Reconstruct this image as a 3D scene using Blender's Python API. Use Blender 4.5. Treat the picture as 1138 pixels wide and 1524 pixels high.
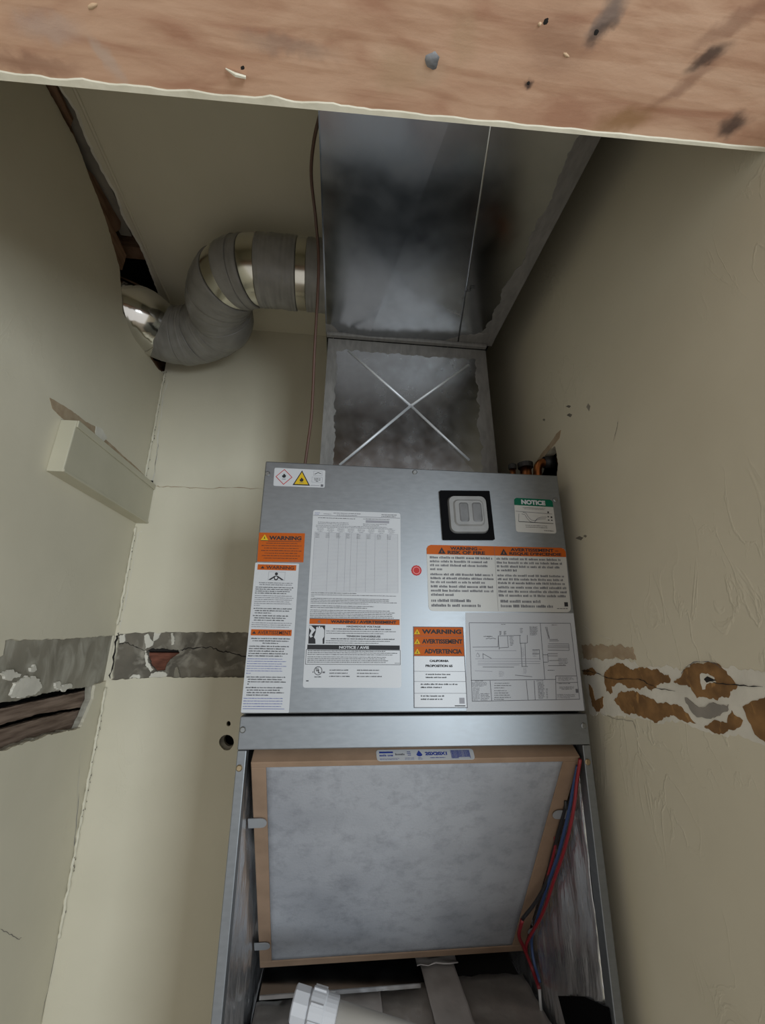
import bpy, bmesh, math, random
import numpy as np
from mathutils import Vector, Matrix, noise
from mathutils.geometry import tessellate_polygon

for o in list(bpy.data.objects):
    bpy.data.objects.remove(o, do_unlink=True)
scene = bpy.context.scene
COL = scene.collection
R = random.Random(11)

# ------------------------------------------------------------------ camera
# metres; Z = 0 is the lower edge of the access panel, Y = 0 its front face
CAM = (-0.1315, -0.6907, 0.1059)
YAW, PITCH, ROLL, FPX = 0.1015, 0.2971, 0.0092, 624.23
_f = Vector((math.sin(YAW) * math.cos(PITCH), math.cos(YAW) * math.cos(PITCH), math.sin(PITCH)))
_r = Vector((math.cos(YAW), -math.sin(YAW), 0))
_u = _r.cross(_f)
CR = _r * math.cos(ROLL) + _u * math.sin(ROLL)
CU = -_r * math.sin(ROLL) + _u * math.cos(ROLL)
CF = _f
cam_d = bpy.data.cameras.new('camera')
cam = bpy.data.objects.new('camera', cam_d)
COL.objects.link(cam)
cam.matrix_world = Matrix(((CR.x, CU.x, -CF.x, CAM[0]), (CR.y, CU.y, -CF.y, CAM[1]), (CR.z, CU.z, -CF.z, CAM[2]), (0, 0, 0, 1)))
cam_d.sensor_fit = 'VERTICAL'
cam_d.sensor_height = 36.0
cam_d.lens = FPX / 1524 * 36.0
cam_d.clip_start = 0.01
scene.camera = cam

# ------------------------------------------------------------------ world and light
world = bpy.data.worlds.new('world')
scene.world = world
world.use_nodes = True
bg = world.node_tree.nodes['Background']
bg.inputs[0].default_value = (1.0, 0.97, 0.94, 1)
bg.inputs[1].default_value = 0.68


def area(name, loc, target, sx, sy, power, color):
    d = bpy.data.lights.new(name, 'AREA')
    d.shape = 'RECTANGLE'; d.size = sx; d.size_y = sy; d.energy = power; d.color = color
    o = bpy.data.objects.new(name, d); COL.objects.link(o)
    o.location = loc
    o.rotation_euler = (Vector(target) - Vector(loc)).to_track_quat('-Z', 'Y').to_euler()
    return o


# daylight from the window of the room behind the camera, to the right
area('window_light', (1.05, -2.75, -0.05), (-0.3, 0.3, 0.0), 0.75, 1.3, 60, (0.82, 0.92, 1.0))

scene.view_settings.view_transform = 'Standard'
scene.view_settings.look = 'None'
scene.view_settings.gamma = 1.0
scene.view_settings.use_curve_mapping = False
scene.view_settings.exposure = 0.0

# ------------------------------------------------------------------ planes of the closet
XL, XR, YB, ZC, ZF = -0.7375, 0.300, 0.580, 1.150, -1.25
YF = -0.424                    # front end of the side walls
HW = 0.2665                     # half width of the cabinet
ZT = 0.403                      # top of the cabinet
CD = 0.55                       # depth of the cabinet


def P(x, y, ax, val):
    """point of the plane (axis = val) that the camera sees at a pixel of the 1138 x 1524 frame"""
    d = CF + CR * ((x - 569) / FPX) - CU * ((y - 762) / FPX)
    t = (val - CAM[ax]) / d[ax]
    return Vector(CAM) + d * t


# ------------------------------------------------------------------ materials
MATS = {}


def mat(name, c1, c2=None, rough=0.6, metal=0.0, nscale=8.0, bump=0.0, bscale=60.0, detail=6.0, stretch=(1, 1, 1),
        lo=0.35, hi=0.65, rvar=0.0, spec=0.5, alpha=1.0, trans=0.0, bdist=0.002):
    m = bpy.data.materials.new(name); m.use_nodes = True
    nt = m.node_tree; N = nt.nodes; L = nt.links
    b = N['Principled BSDF']
    b.inputs['Roughness'].default_value = rough
    b.inputs['Metallic'].default_value = metal
    b.inputs['Specular IOR Level'].default_value = spec
    b.inputs['Alpha'].default_value = alpha
    b.inputs['Transmission Weight'].default_value = trans
    b.inputs['Base Color'].default_value = (*c1, 1)
    tc = N.new('ShaderNodeTexCoord'); mp = N.new('ShaderNodeMapping')
    L.new(tc.outputs['Object'], mp.inputs[0]); mp.inputs['Scale'].default_value = stretch
    if c2:
        n = N.new('ShaderNodeTexNoise'); n.inputs['Scale'].default_value = nscale; n.inputs['Detail'].default_value = detail
        L.new(mp.outputs[0], n.inputs['Vector'])
        r = N.new('ShaderNodeValToRGB'); r.color_ramp.elements[0].position = lo; r.color_ramp.elements[1].position = hi
        r.color_ramp.elements[0].color = (*c1, 1); r.color_ramp.elements[1].color = (*c2, 1)
        L.new(n.outputs['Fac'], r.inputs[0]); L.new(r.outputs[0], b.inputs['Base Color'])
        if rvar:
            mr = N.new('ShaderNodeMapRange'); mr.inputs['From Min'].default_value = 0.3; mr.inputs['From Max'].default_value = 0.7
            mr.inputs['To Min'].default_value = rough - rvar; mr.inputs['To Max'].default_value = rough + rvar
            L.new(n.outputs['Fac'], mr.inputs[0]); L.new(mr.outputs[0], b.inputs['Roughness'])
    if bump:
        n2 = N.new('ShaderNodeTexNoise'); n2.inputs['Scale'].default_value = bscale; n2.inputs['Detail'].default_value = 4
        L.new(mp.outputs[0], n2.inputs['Vector'])
        bp = N.new('ShaderNodeBump'); bp.inputs['Strength'].default_value = bump; bp.inputs['Distance'].default_value = bdist
        L.new(n2.outputs['Fac'], bp.inputs['Height']); L.new(bp.outputs[0], b.inputs['Normal'])
    MATS[name] = m
    return m


CREAM = mat('cream_paint', (0.61, 0.565, 0.435), (0.66, 0.61, 0.475), 0.62, nscale=5, bump=0.25, bscale=16, bdist=0.004, lo=0.3, hi=0.7)
def scratch_plaster(m, strength):
    """sparse thin trowel scratches on top of the painted plaster"""
    nt = m.node_tree; N = nt.nodes; L = nt.links
    bp = [n for n in N if n.type == 'BUMP'][0]
    tc = [n for n in N if n.type == 'TEX_COORD'][0]
    mp = N.new('ShaderNodeMapping'); mp.inputs['Rotation'].default_value = (0.5, 0, 0); mp.inputs['Scale'].default_value = (1, 1.8, 0.8)
    L.new(tc.outputs['Object'], mp.inputs[0])
    v = N.new('ShaderNodeTexNoise'); v.inputs['Scale'].default_value = 9; v.inputs['Detail'].default_value = 5
    v.inputs['Distortion'].default_value = 1.2
    L.new(mp.outputs[0], v.inputs['Vector'])
    a = N.new('ShaderNodeMath'); a.operation = 'SUBTRACT'; a.inputs[1].default_value = 0.5
    L.new(v.outputs['Fac'], a.inputs[0])
    ab = N.new('ShaderNodeMath'); ab.operation = 'ABSOLUTE'; L.new(a.outputs[0], ab.inputs[0])
    mr = N.new('ShaderNodeMapRange'); mr.inputs['From Min'].default_value = 0; mr.inputs['From Max'].default_value = 0.02
    mr.inputs['To Min'].default_value = 1; mr.inputs['To Max'].default_value = 0
    L.new(ab.outputs[0], mr.inputs[0])
    k = N.new('ShaderNodeTexNoise'); k.inputs['Scale'].default_value = 4.3; k.inputs['Detail'].default_value = 3
    L.new(tc.outputs['Object'], k.inputs['Vector'])
    kr = N.new('ShaderNodeMapRange'); kr.inputs['From Min'].default_value = 0.50; kr.inputs['From Max'].default_value = 0.66
    L.new(k.outputs['Fac'], kr.inputs[0])
    mu = N.new('ShaderNodeMath'); mu.operation = 'MULTIPLY'; L.new(mr.outputs[0], mu.inputs[0]); L.new(kr.outputs[0], mu.inputs[1])
    b2 = N.new('ShaderNodeBump'); b2.inputs['Strength'].default_value = strength; b2.inputs['Distance'].default_value = 0.003
    L.new(mu.outputs[0], b2.inputs['Height']); L.new(bp.outputs[0], b2.inputs['Normal'])
    L.new(b2.outputs[0], N['Principled BSDF'].inputs['Normal'])
scratch_plaster(CREAM, 0.12)
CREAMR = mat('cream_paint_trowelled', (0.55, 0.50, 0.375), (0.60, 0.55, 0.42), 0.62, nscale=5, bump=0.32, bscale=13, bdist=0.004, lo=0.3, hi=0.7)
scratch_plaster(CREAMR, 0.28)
def residue(m, col, scale, lo, hi, stretch):
    nt = m.node_tree; N = nt.nodes; L = nt.links
    b = N['Principled BSDF']; src = b.inputs['Base Color'].links[0].from_socket
    tc = [n for n in N if n.type == 'TEX_COORD'][0]
    mp = N.new('ShaderNodeMapping'); mp.inputs['Scale'].default_value = stretch; L.new(tc.outputs['Object'], mp.inputs[0])
    n = N.new('ShaderNodeTexNoise'); n.inputs['Scale'].default_value = scale; n.inputs['Detail'].default_value = 8; n.inputs['Distortion'].default_value = 0.8
    L.new(mp.outputs[0], n.inputs['Vector'])
    r = N.new('ShaderNodeMapRange'); r.inputs['From Min'].default_value = lo; r.inputs['From Max'].default_value = hi
    L.new(n.outputs['Fac'], r.inputs[0])
    mx = N.new('ShaderNodeMix'); mx.data_type = 'RGBA'; mx.inputs[7].default_value = (*col, 1)
    L.new(r.outputs[0], mx.inputs[0]); L.new(src, mx.inputs[6]); L.new(mx.outputs[2], b.inputs['Base Color'])
TRIMP = mat('trim_paint', (0.48, 0.45, 0.335), (0.52, 0.485, 0.365), 0.5, nscale=9, bump=0.15, bscale=40)
RAWP = mat('bare_plaster', (0.21, 0.19, 0.145), (0.30, 0.275, 0.215), 0.85, nscale=9, bump=0.6, bscale=50, stretch=(1, 1, 0.8))
GREYP = mat('grey_mortar', (0.11, 0.097, 0.076), (0.19, 0.168, 0.13), 0.9, nscale=12, bump=0.7, bscale=60)
WHITEP = mat('white_plaster', (0.58, 0.55, 0.47), (0.70, 0.665, 0.57), 0.8, nscale=20, bump=0.5, bscale=60)
residue(RAWP, (0.42, 0.395, 0.325), 16, 0.46, 0.70, (1, 1.4, 0.7))
residue(GREYP, (0.32, 0.295, 0.24), 22, 0.50, 0.68, (1, 1, 1))
BRICK = mat('old_brick', (0.10, 0.035, 0.02), (0.21, 0.075, 0.045), 0.9, nscale=30, bump=0.8, bscale=90, stretch=(1, 1, 3))
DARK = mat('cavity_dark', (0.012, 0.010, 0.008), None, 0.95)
CRACK = mat('crack_dark', (0.015, 0.012, 0.010), None, 0.95)
TAN = mat('brown_scratch_coat', (0.15, 0.075, 0.024), (0.26, 0.135, 0.045), 0.85, nscale=45, bump=0.6, bscale=70)
GREYPATCH = mat('grey_filler', (0.22, 0.20, 0.17), (0.28, 0.25, 0.21), 0.85, nscale=30)
residue(TAN, (0.36, 0.19, 0.06), 60, 0.60, 0.70, (1, 1.5, 0.7))
STAIN = mat('brown_stain', (0.33, 0.24, 0.15), (0.42, 0.33, 0.22), 0.85, nscale=40, bump=0.3)
OLDW = mat('old_lath_wood', (0.11, 0.070, 0.048), (0.25, 0.18, 0.135), 0.85, nscale=9, bump=0.6, bscale=25, stretch=(6, 1.2, 14))
BROWNW = mat('brown_lath_wood', (0.16, 0.085, 0.045), (0.27, 0.16, 0.095), 0.85, nscale=10, bump=0.5, bscale=30, stretch=(6, 2, 8))
GREYW = mat('grey_lath', (0.20, 0.18, 0.15), (0.29, 0.26, 0.21), 0.85, nscale=14, bump=0.4, bscale=40)
GALV = mat('galvanised_duct', (0.41, 0.425, 0.44), (0.46, 0.475, 0.49), 0.20, 1.0, nscale=22, rvar=0.05, bump=0.015, bscale=7, detail=8)
GALVX = mat('galvanised_plenum', (0.37, 0.38, 0.39), (0.42, 0.435, 0.45), 0.25, 1.0, nscale=30, rvar=0.04, bump=0.012, bscale=6, detail=8)
STEEL = mat('cabinet_steel', (0.185, 0.197, 0.206), (0.205, 0.217, 0.226), 0.44, 0.85, nscale=60, rvar=0.02, stretch=(1, 1, 3))
SHINY = mat('bright_tin', (0.70, 0.69, 0.66), (0.78, 0.77, 0.74), 0.13, 1.0, nscale=12)
BANDM = mat('bare_band_tin', (0.50, 0.485, 0.42), (0.62, 0.60, 0.53), 0.2, 1.0, nscale=14)
MASTIC = mat('grey_mastic', (0.125, 0.12, 0.11), (0.165, 0.157, 0.145), 0.55, nscale=40, bump=0.5, bscale=45, stretch=(3, 1, 1))
WRAP = mat('grey_wrap', (0.20, 0.193, 0.18), (0.25, 0.242, 0.225), 0.40, nscale=30, bump=0.35, bscale=30)
CARD = mat('cardboard', (0.20, 0.13, 0.082), (0.235, 0.155, 0.10), 0.8, nscale=25, bump=0.1, bscale=120)
CARDD = mat('cardboard_edge', (0.27, 0.19, 0.125), (0.30, 0.215, 0.14), 0.8, nscale=25)
CREASE = mat('crease_glint', (0.62, 0.64, 0.66), None, 0.5, 0.55)  # pale, less metallic tone paints the bright glint along the creases
FOIL = mat('foil_liner', (0.66, 0.66, 0.67), (0.80, 0.80, 0.81), 0.27, 0.9, nscale=10, bump=0.9, bscale=26, stretch=(1, 2.2, 0.5), bdist=0.006)
FOILT = mat('foil_tape', (0.36, 0.34, 0.32), (0.45, 0.43, 0.41), 0.42, 0.8, nscale=10, bump=0.6, bscale=24, bdist=0.004)
BLACKP = mat('black_plastic', (0.003, 0.003, 0.0035), None, 0.55, spec=0.03)
RUBBER = mat('black_rubber', (0.012, 0.012, 0.012), None, 0.55)
LENS = mat('frosted_plastic', (0.17, 0.17, 0.165), (0.21, 0.21, 0.205), 0.28, nscale=40)
LENSD = mat('frosted_plastic_slot', (0.075, 0.075, 0.075), (0.11, 0.11, 0.11), 0.35, nscale=60)
PAPER = mat('sticker_white', (0.40, 0.41, 0.42), None, 0.35)
PAPER2 = mat('sticker_paper', (0.34, 0.35, 0.365), None, 0.5)
PAPER3 = mat('sticker_matte_white', (0.37, 0.365, 0.34), None, 0.45)
INK = mat('ink_black', (0.022, 0.022, 0.024), None, 0.6, spec=0.15)
INKG = mat('ink_grey', (0.10, 0.10, 0.11), None, 0.6, spec=0.15)
INKL = mat('ink_light_grey', (0.20, 0.20, 0.22), None, 0.5)
INKB = mat('ink_blue', (0.02, 0.04, 0.22), None, 0.5)
ORANGE = mat('sticker_orange', (0.36, 0.073, 0.006), None, 0.6, spec=0.15)
YELLOW = mat('sticker_yellow', (0.48, 0.32, 0.015), None, 0.6, spec=0.15)
GREEN = mat('sticker_green', (0.0, 0.085, 0.045), None, 0.6, spec=0.15)
REDI = mat('sticker_red', (0.36, 0.03, 0.03), None, 0.6, spec=0.15)
REDW = mat('red_insulation', (0.20, 0.010, 0.016), None, 0.35)
BLUEW = mat('blue_insulation', (0.025, 0.055, 0.15), None, 0.35)
BLACKW = mat('black_insulation', (0.012, 0.012, 0.014), None, 0.4)
WHITEW = mat('white_insulation', (0.5, 0.5, 0.5), None, 0.4)
BROWNC = mat('brown_cable', (0.075, 0.035, 0.022), None, 0.5)
PVC = mat('white_pvc', (0.40, 0.385, 0.35), None, 0.35)
PVCF = mat('white_pvc_fitting', (0.48, 0.49, 0.51), None, 0.3)
COPPER = mat('copper', (0.55, 0.20, 0.07), (0.35, 0.13, 0.05), 0.35, 1.0, nscale=20)
TABM = mat('tab_zinc', (0.30, 0.31, 0.32), None, 0.45, 0.3)
ZINC = mat('screw_zinc', (0.25, 0.26, 0.26), None, 0.4, 1.0)
BRASS = mat('screw_yellow_zinc', (0.34, 0.27, 0.17), None, 0.4, 1.0)
CONC = mat('room_floor', (0.36, 0.30, 0.23), (0.44, 0.37, 0.29), 0.6, nscale=6)
EDGEP = mat('painted_edge', (0.60, 0.56, 0.43), (0.70, 0.655, 0.52), 0.6, nscale=30, bump=0.4, bscale=50)


def filter_material():
    m = mat('filter_fleece', (0.20, 0.208, 0.225), (0.275, 0.283, 0.30), 0.95, nscale=7, bump=0.3, bscale=260, detail=14, lo=0.30, hi=0.62, stretch=(1, 1, 1.1))
    nt = m.node_tree; N = nt.nodes; L = nt.links
    b = N['Principled BSDF']; r = [n for n in N if n.type == 'VALTORGB'][0]
    mp = [n for n in N if n.type == 'MAPPING'][0]
    n = N.new('ShaderNodeTexNoise'); n.inputs['Scale'].default_value = 34; n.inputs['Detail'].default_value = 15; n.inputs['Roughness'].default_value = 0.72
    n.inputs['Distortion'].default_value = 0.0
    L.new(mp.outputs[0], n.inputs['Vector'])
    rr = N.new('ShaderNodeValToRGB'); rr.color_ramp.elements[0].position = 0.30; rr.color_ramp.elements[1].position = 0.52
    rr.color_ramp.elements[0].color = (0.74, 0.74, 0.75, 1); rr.color_ramp.elements[1].color = (1, 1, 1, 1)
    L.new(n.outputs['Fac'], rr.inputs[0])
    mx = N.new('ShaderNodeMix'); mx.data_type = 'RGBA'; mx.blend_type = 'MULTIPLY'; mx.inputs[0].default_value = 1
    L.new(r.outputs[0], mx.inputs[6]); L.new(rr.outputs[0], mx.inputs[7]); L.new(mx.outputs[2], b.inputs['Base Color'])
    return m


FLEECE = filter_material()


def pine_material(knots):
    """pine with grain along X; knots = (x, y, rx, ry, angle, darkness) stains with a shape of their own"""
    m = bpy.data.materials.new('rough_pine'); m.use_nodes = True
    nt = m.node_tree; N = nt.nodes; L = nt.links
    b = N['Principled BSDF']; b.inputs['Roughness'].default_value = 0.75
    tc = N.new('ShaderNodeTexCoord')
    mp = N.new('ShaderNodeMapping'); mp.inputs['Scale'].default_value = (3.0, 14.0, 14.0); L.new(tc.outputs['Object'], mp.inputs[0])
    nz = N.new('ShaderNodeTexNoise'); nz.inputs['Scale'].default_value = 2.4; nz.inputs['Detail'].default_value = 9; nz.inputs['Distortion'].default_value = 1.4
    L.new(mp.outputs[0], nz.inputs['Vector'])
    r = N.new('ShaderNodeValToRGB')
    e = r.color_ramp.elements
    e[0].position = 0.30; e[0].color = (0.47, 0.25, 0.155, 1)
    e[1].position = 0.72; e[1].color = (0.69, 0.45, 0.305, 1)
    k = r.color_ramp.elements.new(0.52); k.color = (0.61, 0.375, 0.245, 1)
    L.new(nz.outputs['Fac'], r.inputs[0])
    mpg = N.new('ShaderNodeMapping'); mpg.inputs['Scale'].default_value = (2.0, 34.0, 34.0); mpg.inputs['Rotation'].default_value = (0, 0, 0.03); L.new(tc.outputs['Object'], mpg.inputs[0])
    ng = N.new('ShaderNodeTexNoise'); ng.inputs['Scale'].default_value = 3.0; ng.inputs['Detail'].default_value = 6; ng.inputs['Distortion'].default_value = 0.9
    L.new(mpg.outputs[0], ng.inputs['Vector'])
    rg = N.new('ShaderNodeValToRGB'); rg.color_ramp.elements[0].position = 0.36; rg.color_ramp.elements[1].position = 0.5
    rg.color_ramp.elements[0].color = (0.88, 0.84, 0.81, 1); rg.color_ramp.elements[1].color = (1, 1, 1, 1); L.new(ng.outputs['Fac'], rg.inputs[0])
    mg = N.new('ShaderNodeMix'); mg.data_type = 'RGBA'; mg.blend_type = 'MULTIPLY'; mg.inputs[0].default_value = 1
    L.new(r.outputs[0], mg.inputs[6]); L.new(rg.outputs[0], mg.inputs[7])
    cur = mg.outputs[2]
    wn = N.new('ShaderNodeTexNoise'); wn.inputs['Scale'].default_value = 60; wn.inputs['Detail'].default_value = 4
    L.new(tc.outputs['Object'], wn.inputs['Vector'])
    off = N.new('ShaderNodeVectorMath'); off.operation = 'SUBTRACT'; off.inputs[1].default_value = (0.5, 0.5, 0.5)
    L.new(wn.outputs['Color'], off.inputs[0])
    sc = N.new('ShaderNodeVectorMath'); sc.operation = 'SCALE'; sc.inputs['Scale'].default_value = 0.02
    L.new(off.outputs[0], sc.inputs[0])
    ad = N.new('ShaderNodeVectorMath'); ad.operation = 'ADD'; L.new(tc.outputs['Object'], ad.inputs[0]); L.new(sc.outputs[0], ad.inputs[1])
    for (x, y, rx, ry, ang, col, amt) in knots:
        mm = N.new('ShaderNodeMapping'); mm.vector_type = 'TEXTURE'
        mm.inputs['Location'].default_value = (x, y, 0.605); mm.inputs['Rotation'].default_value = (0, 0, ang)
        mm.inputs['Scale'].default_value = (rx, ry, 0.05); L.new(ad.outputs[0], mm.inputs[0])
        ln = N.new('ShaderNodeVectorMath'); ln.operation = 'LENGTH'; L.new(mm.outputs[0], ln.inputs[0])
        mr = N.new('ShaderNodeMapRange'); mr.interpolation_type = 'SMOOTHSTEP'
        mr.inputs['From Min'].default_value = 0.25; mr.inputs['From Max'].default_value = 1.15
        mr.inputs['To Min'].default_value = amt; mr.inputs['To Max'].default_value = 0
        L.new(ln.outputs['Value'], mr.inputs[0])
        mx = N.new('ShaderNodeMix'); mx.data_type = 'RGBA'; mx.inputs[7].default_value = (*col, 1)
        L.new(mr.outputs[0], mx.inputs[0]); L.new(cur, mx.inputs[6]); cur = mx.outputs[2]
    L.new(cur, b.inputs['Base Color'])
    n2 = N.new('ShaderNodeTexNoise'); n2.inputs['Scale'].default_value = 16; n2.inputs['Detail'].default_value = 6
    mp2 = N.new('ShaderNodeMapping'); mp2.inputs['Scale'].default_value = (1.0, 2.6, 1); mp2.inputs['Rotation'].default_value = (0, 0, 0.9)
    L.new(tc.outputs['Object'], mp2.inputs[0]); L.new(mp2.outputs[0], n2.inputs['Vector'])
    bp = N.new('ShaderNodeBump'); bp.inputs['Strength'].default_value = 0.25; bp.inputs['Distance'].default_value = 0.004
    L.new(n2.outputs['Fac'], bp.inputs['Height']); L.new(bp.outputs[0], b.inputs['Normal'])
    MATS['rough_pine'] = m
    return m


# ------------------------------------------------------------------ object helpers
def tag(o, label=None, cat=None, group=None, kind=None):
    if label: o['label'] = label
    if cat: o['category'] = cat
    if group: o['group'] = group
    if kind: o['kind'] = kind
    return o


def thing(name, label, cat, loc, group=None):
    o = bpy.data.objects.new(name, None); COL.objects.link(o)
    o.location = loc; o.empty_display_size = 0.05
    return tag(o, label, cat, group)


def mesh_obj(name, verts, faces, m, parent=None, smooth=False):
    me = bpy.data.meshes.new(name)
    me.from_pydata([tuple(v) for v in verts], [], faces)
    bm = bmesh.new(); bm.from_mesh(me)
    bmesh.ops.recalc_face_normals(bm, faces=bm.faces[:])
    bm.to_mesh(me); bm.free()
    if smooth:
        for p in me.polygons: p.use_smooth = True
    me.materials.append(m)
    return link(name, me, parent)


def link(name, me, parent=None):
    o = bpy.data.objects.new(name, me); COL.objects.link(o)
    if parent is not None:
        o.parent = parent
        w = Vector(parent.location)
        q = parent.parent
        while q is not None:
            w += Vector(q.location); q = q.parent
        o.location = -w
    return o


class MB:
    def __init__(self): self.v = []; self.f = []
    def quad(self, a, b, c, d):
        n = len(self.v); self.v += [a, b, c, d]; self.f.append((n, n + 1, n + 2, n + 3))
    def poly(self, pts):
        n = len(self.v); self.v += pts; self.f.append(tuple(range(n, n + len(pts))))
    def box(self, x0, x1, y0, y1, z0, z1):
        self.hexa([Vector((x, y, z)) for z in (z0, z1) for (x, y) in ((x0, y0), (x1, y0), (x1, y1), (x0, y1))])
    def hexa(self, p):
        n = len(self.v); self.v += p
        for f in ((0, 3, 2, 1), (4, 5, 6, 7), (0, 1, 5, 4), (1, 2, 6, 5), (2, 3, 7, 6), (3, 0, 4, 7)):
            self.f.append(tuple(n + i for i in f))
    def prism(self, pts, off):
        """polygon (list of Vector) extruded by the vector off"""
        n = len(self.v); k = len(pts)
        self.v += list(pts) + [p + off for p in pts]
        tri = tessellate_polygon([pts])
        for t in tri:
            self.f.append(tuple(n + i for i in t)); self.f.append(tuple(n + k + i for i in reversed(t)))
        for i in range(k):
            j = (i + 1) % k; self.f.append((n + i, n + j, n + k + j, n + k + i))
    def tube(self, path, radii, seg=12, cap=True):
        path = [Vector(p) for p in path]
        if not isinstance(radii, (list, tuple)): radii = [radii] * len(path)
        fr = frames(path); n = len(self.v)
        for p, r, (a, b) in zip(path, radii, fr):
            for i in range(seg):
                t = 2 * math.pi * i / seg; self.v.append(p + (a * math.cos(t) + b * math.sin(t)) * r)
        for j in range(len(path) - 1):
            for i in range(seg):
                k = (i + 1) % seg
                self.f.append((n + j * seg + i, n + j * seg + k, n + (j + 1) * seg + k, n + (j + 1) * seg + i))
        if cap:
            self.f.append(tuple(n + i for i in reversed(range(seg))))
            self.f.append(tuple(n + (len(path) - 1) * seg + i for i in range(seg)))
    def build(self, name, m, parent=None, smooth=False, bevel=0):
        o = mesh_obj(name, self.v, self.f, m, parent, smooth)
        if bevel:
            md = o.modifiers.new('bevel', 'BEVEL'); md.width = bevel; md.segments = 2; md.limit_method = 'ANGLE'
        return o


def frames(path):
    fr = []; a = None
    for i, p in enumerate(path):
        t = (path[min(i + 1, len(path) - 1)] - path[max(i - 1, 0)]).normalized()
        if a is None:
            a = t.cross(Vector((0, 0, 1)) if abs(t.z) < 0.9 else Vector((0, 1, 0))).normalized()
        a = (a - t * a.dot(t)).normalized()
        fr.append((a, t.cross(a)))
    return fr


def spline(pts, n):
    """Catmull-Rom through pts, n samples per span"""
    pts = [Vector(p) for p in pts]
    q = [pts[0] * 2 - pts[1]] + pts + [pts[-1] * 2 - pts[-2]]
    out = []
    for i in range(1, len(q) - 2):
        a, b, c, d = q[i - 1:i + 3]
        for k in range(n):
            t = k / n
            out.append(0.5 * ((2 * b) + (c - a) * t + (2 * a - 5 * b + 4 * c - d) * t * t + (3 * b - a - 3 * c + d) * t ** 3))
    out.append(pts[-1])
    return out


def ragged(pts, step, amp, closed=True, seed=0):
    """subdivide a 2D outline finely and break its edge with two octaves of noise"""
    rr = random.Random(seed); out = []
    n = len(pts); fine = max(0.0025, step * 0.3)
    for i in range(n if closed else n - 1):
        a = Vector(pts[i]); b = Vector(pts[(i + 1) % n])
        k = max(1, int((b - a).length / fine))
        d = (b - a).normalized() if (b - a).length > 0 else Vector((1, 0))
        nrm = Vector((-d.y, d.x))
        for j in range(k):
            p = a.lerp(b, j / k)
            w = noise.noise(Vector((p.x * 60, p.y * 60, seed * 3.7))) + 0.7 * noise.noise(Vector((p.x * 190, p.y * 190, seed * 1.7))) + 0.25 * rr.uniform(-1, 1)
            if 0 < i or j or not closed:
                if not (not closed and i == 0 and j == 0): p = p + nrm * amp * w
            out.append(p)
    if not closed: out.append(Vector(pts[-1]))
    return out


def slab(name, outer, holes, to3, off, m, parent=None):
    """2D outline with holes mapped into the room by to3(u, v), extruded by off"""
    loops = [[Vector((p[0], p[1], 0)) for p in outer]] + [[Vector((p[0], p[1], 0)) for p in h] for h in holes]
    flat = [p for l in loops for p in l]
    tri = tessellate_polygon(loops)
    k = len(flat)
    v = [to3(p.x, p.y) for p in flat]; v += [p + off for p in v]
    f = [tuple(t) for t in tri] + [tuple(k + i for i in reversed(t)) for t in tri]
    s = 0
    for l in loops:
        for i in range(len(l)):
            a, b = s + i, s + (i + 1) % len(l); f.append((a, b, k + b, k + a))
        s += len(l)
    return mesh_obj(name, v, f, m, parent)


def screw(parent, pos, m, r=0.0042, name='screw'):
    """pan head with a slot, axis along -Y"""
    mb = MB(); x, y, z = pos
    mb.tube([(x, y + 0.001, z), (x, y - 0.0012, z), (x, y - 0.0022, z)], [r, r, r * 0.72], 12)
    s = r * 0.62
    mb.box(x - s, x + s, y - 0.0026, y - 0.0021, z - r * 0.12, z + r * 0.12)
    mb.box(x - r * 0.12, x + r * 0.12, y - 0.00262, y - 0.0021, z - s, z + s)
    return mb.build(name, m, parent)


# ================================================================== THE SETTING
lw = lambda u, v: Vector((XL, u, v))
pl = lambda x, y: (lambda q: (q.y, q.z))(P(x, y, 0, XL))
bw = lambda u, v: Vector((u, YB, v))
pb = lambda x, y: (lambda q: (q.x, q.z))(P(x, y, 1, YB))
rw = lambda u, v: Vector((XR, u, v))
pr = lambda x, y: (lambda q: (q.y, q.z))(P(x, y, 0, XR))
cw = lambda u, v: Vector((u, v, ZC))
pc = lambda x, y: (lambda q: (q.x, q.y))(P(x, y, 2, ZC))

# floor of the closet
mb = MB(); mb.box(XL - 0.16, XR + 0.16, -0.58, YB + 0.15, ZF - 0.05, ZF)
tag(mb.build('floor', CONC), kind='structure')

# ---- left wall: painted skin with broken-out areas over a base coat with laths behind
gap_px = [(248, 560), (233, 547), (216, 519), (197, 490), (183, 466), (181, 440), (178, 399), (160, 335), (146, 296), (132, 260), (116, 215), (100, 185), (82, 152), (67, 125)]
gap = ragged([pl(*q) for q in gap_px], 0.02, 0.003, False, 3)
outer = [(YF, ZF), (YB, ZF), (YB, gap[0][1] + 0.004)] + [tuple(p) for p in gap] + [(-0.29, 1.14), (YF, 1.15)]
band_l = ragged([pl(x, y) for x, y in ((8, 953), (60, 951), (110, 950), (150, 947), (174, 945), (171, 980), (166, 1012), (148, 1018), (110, 1024), (60, 1032), (30, 1040), (0, 1046), (-40, 1050), (-60, 990), (-10, 985), (5, 975))], 0.02, 0.003, True, 5)
lath_hole = ragged([pl(x, y) for x, y in ((-90, 1062), (-40, 1053), (0, 1048), (40, 1040), (90, 1028), (140, 1022), (139, 1040), (128, 1066), (120, 1084), (80, 1092), (40, 1105), (0, 1119), (-40, 1134), (-90, 1150))], 0.018, 0.003, True, 7)
skin_hole = [tuple(p) for p in band_l]
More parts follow.
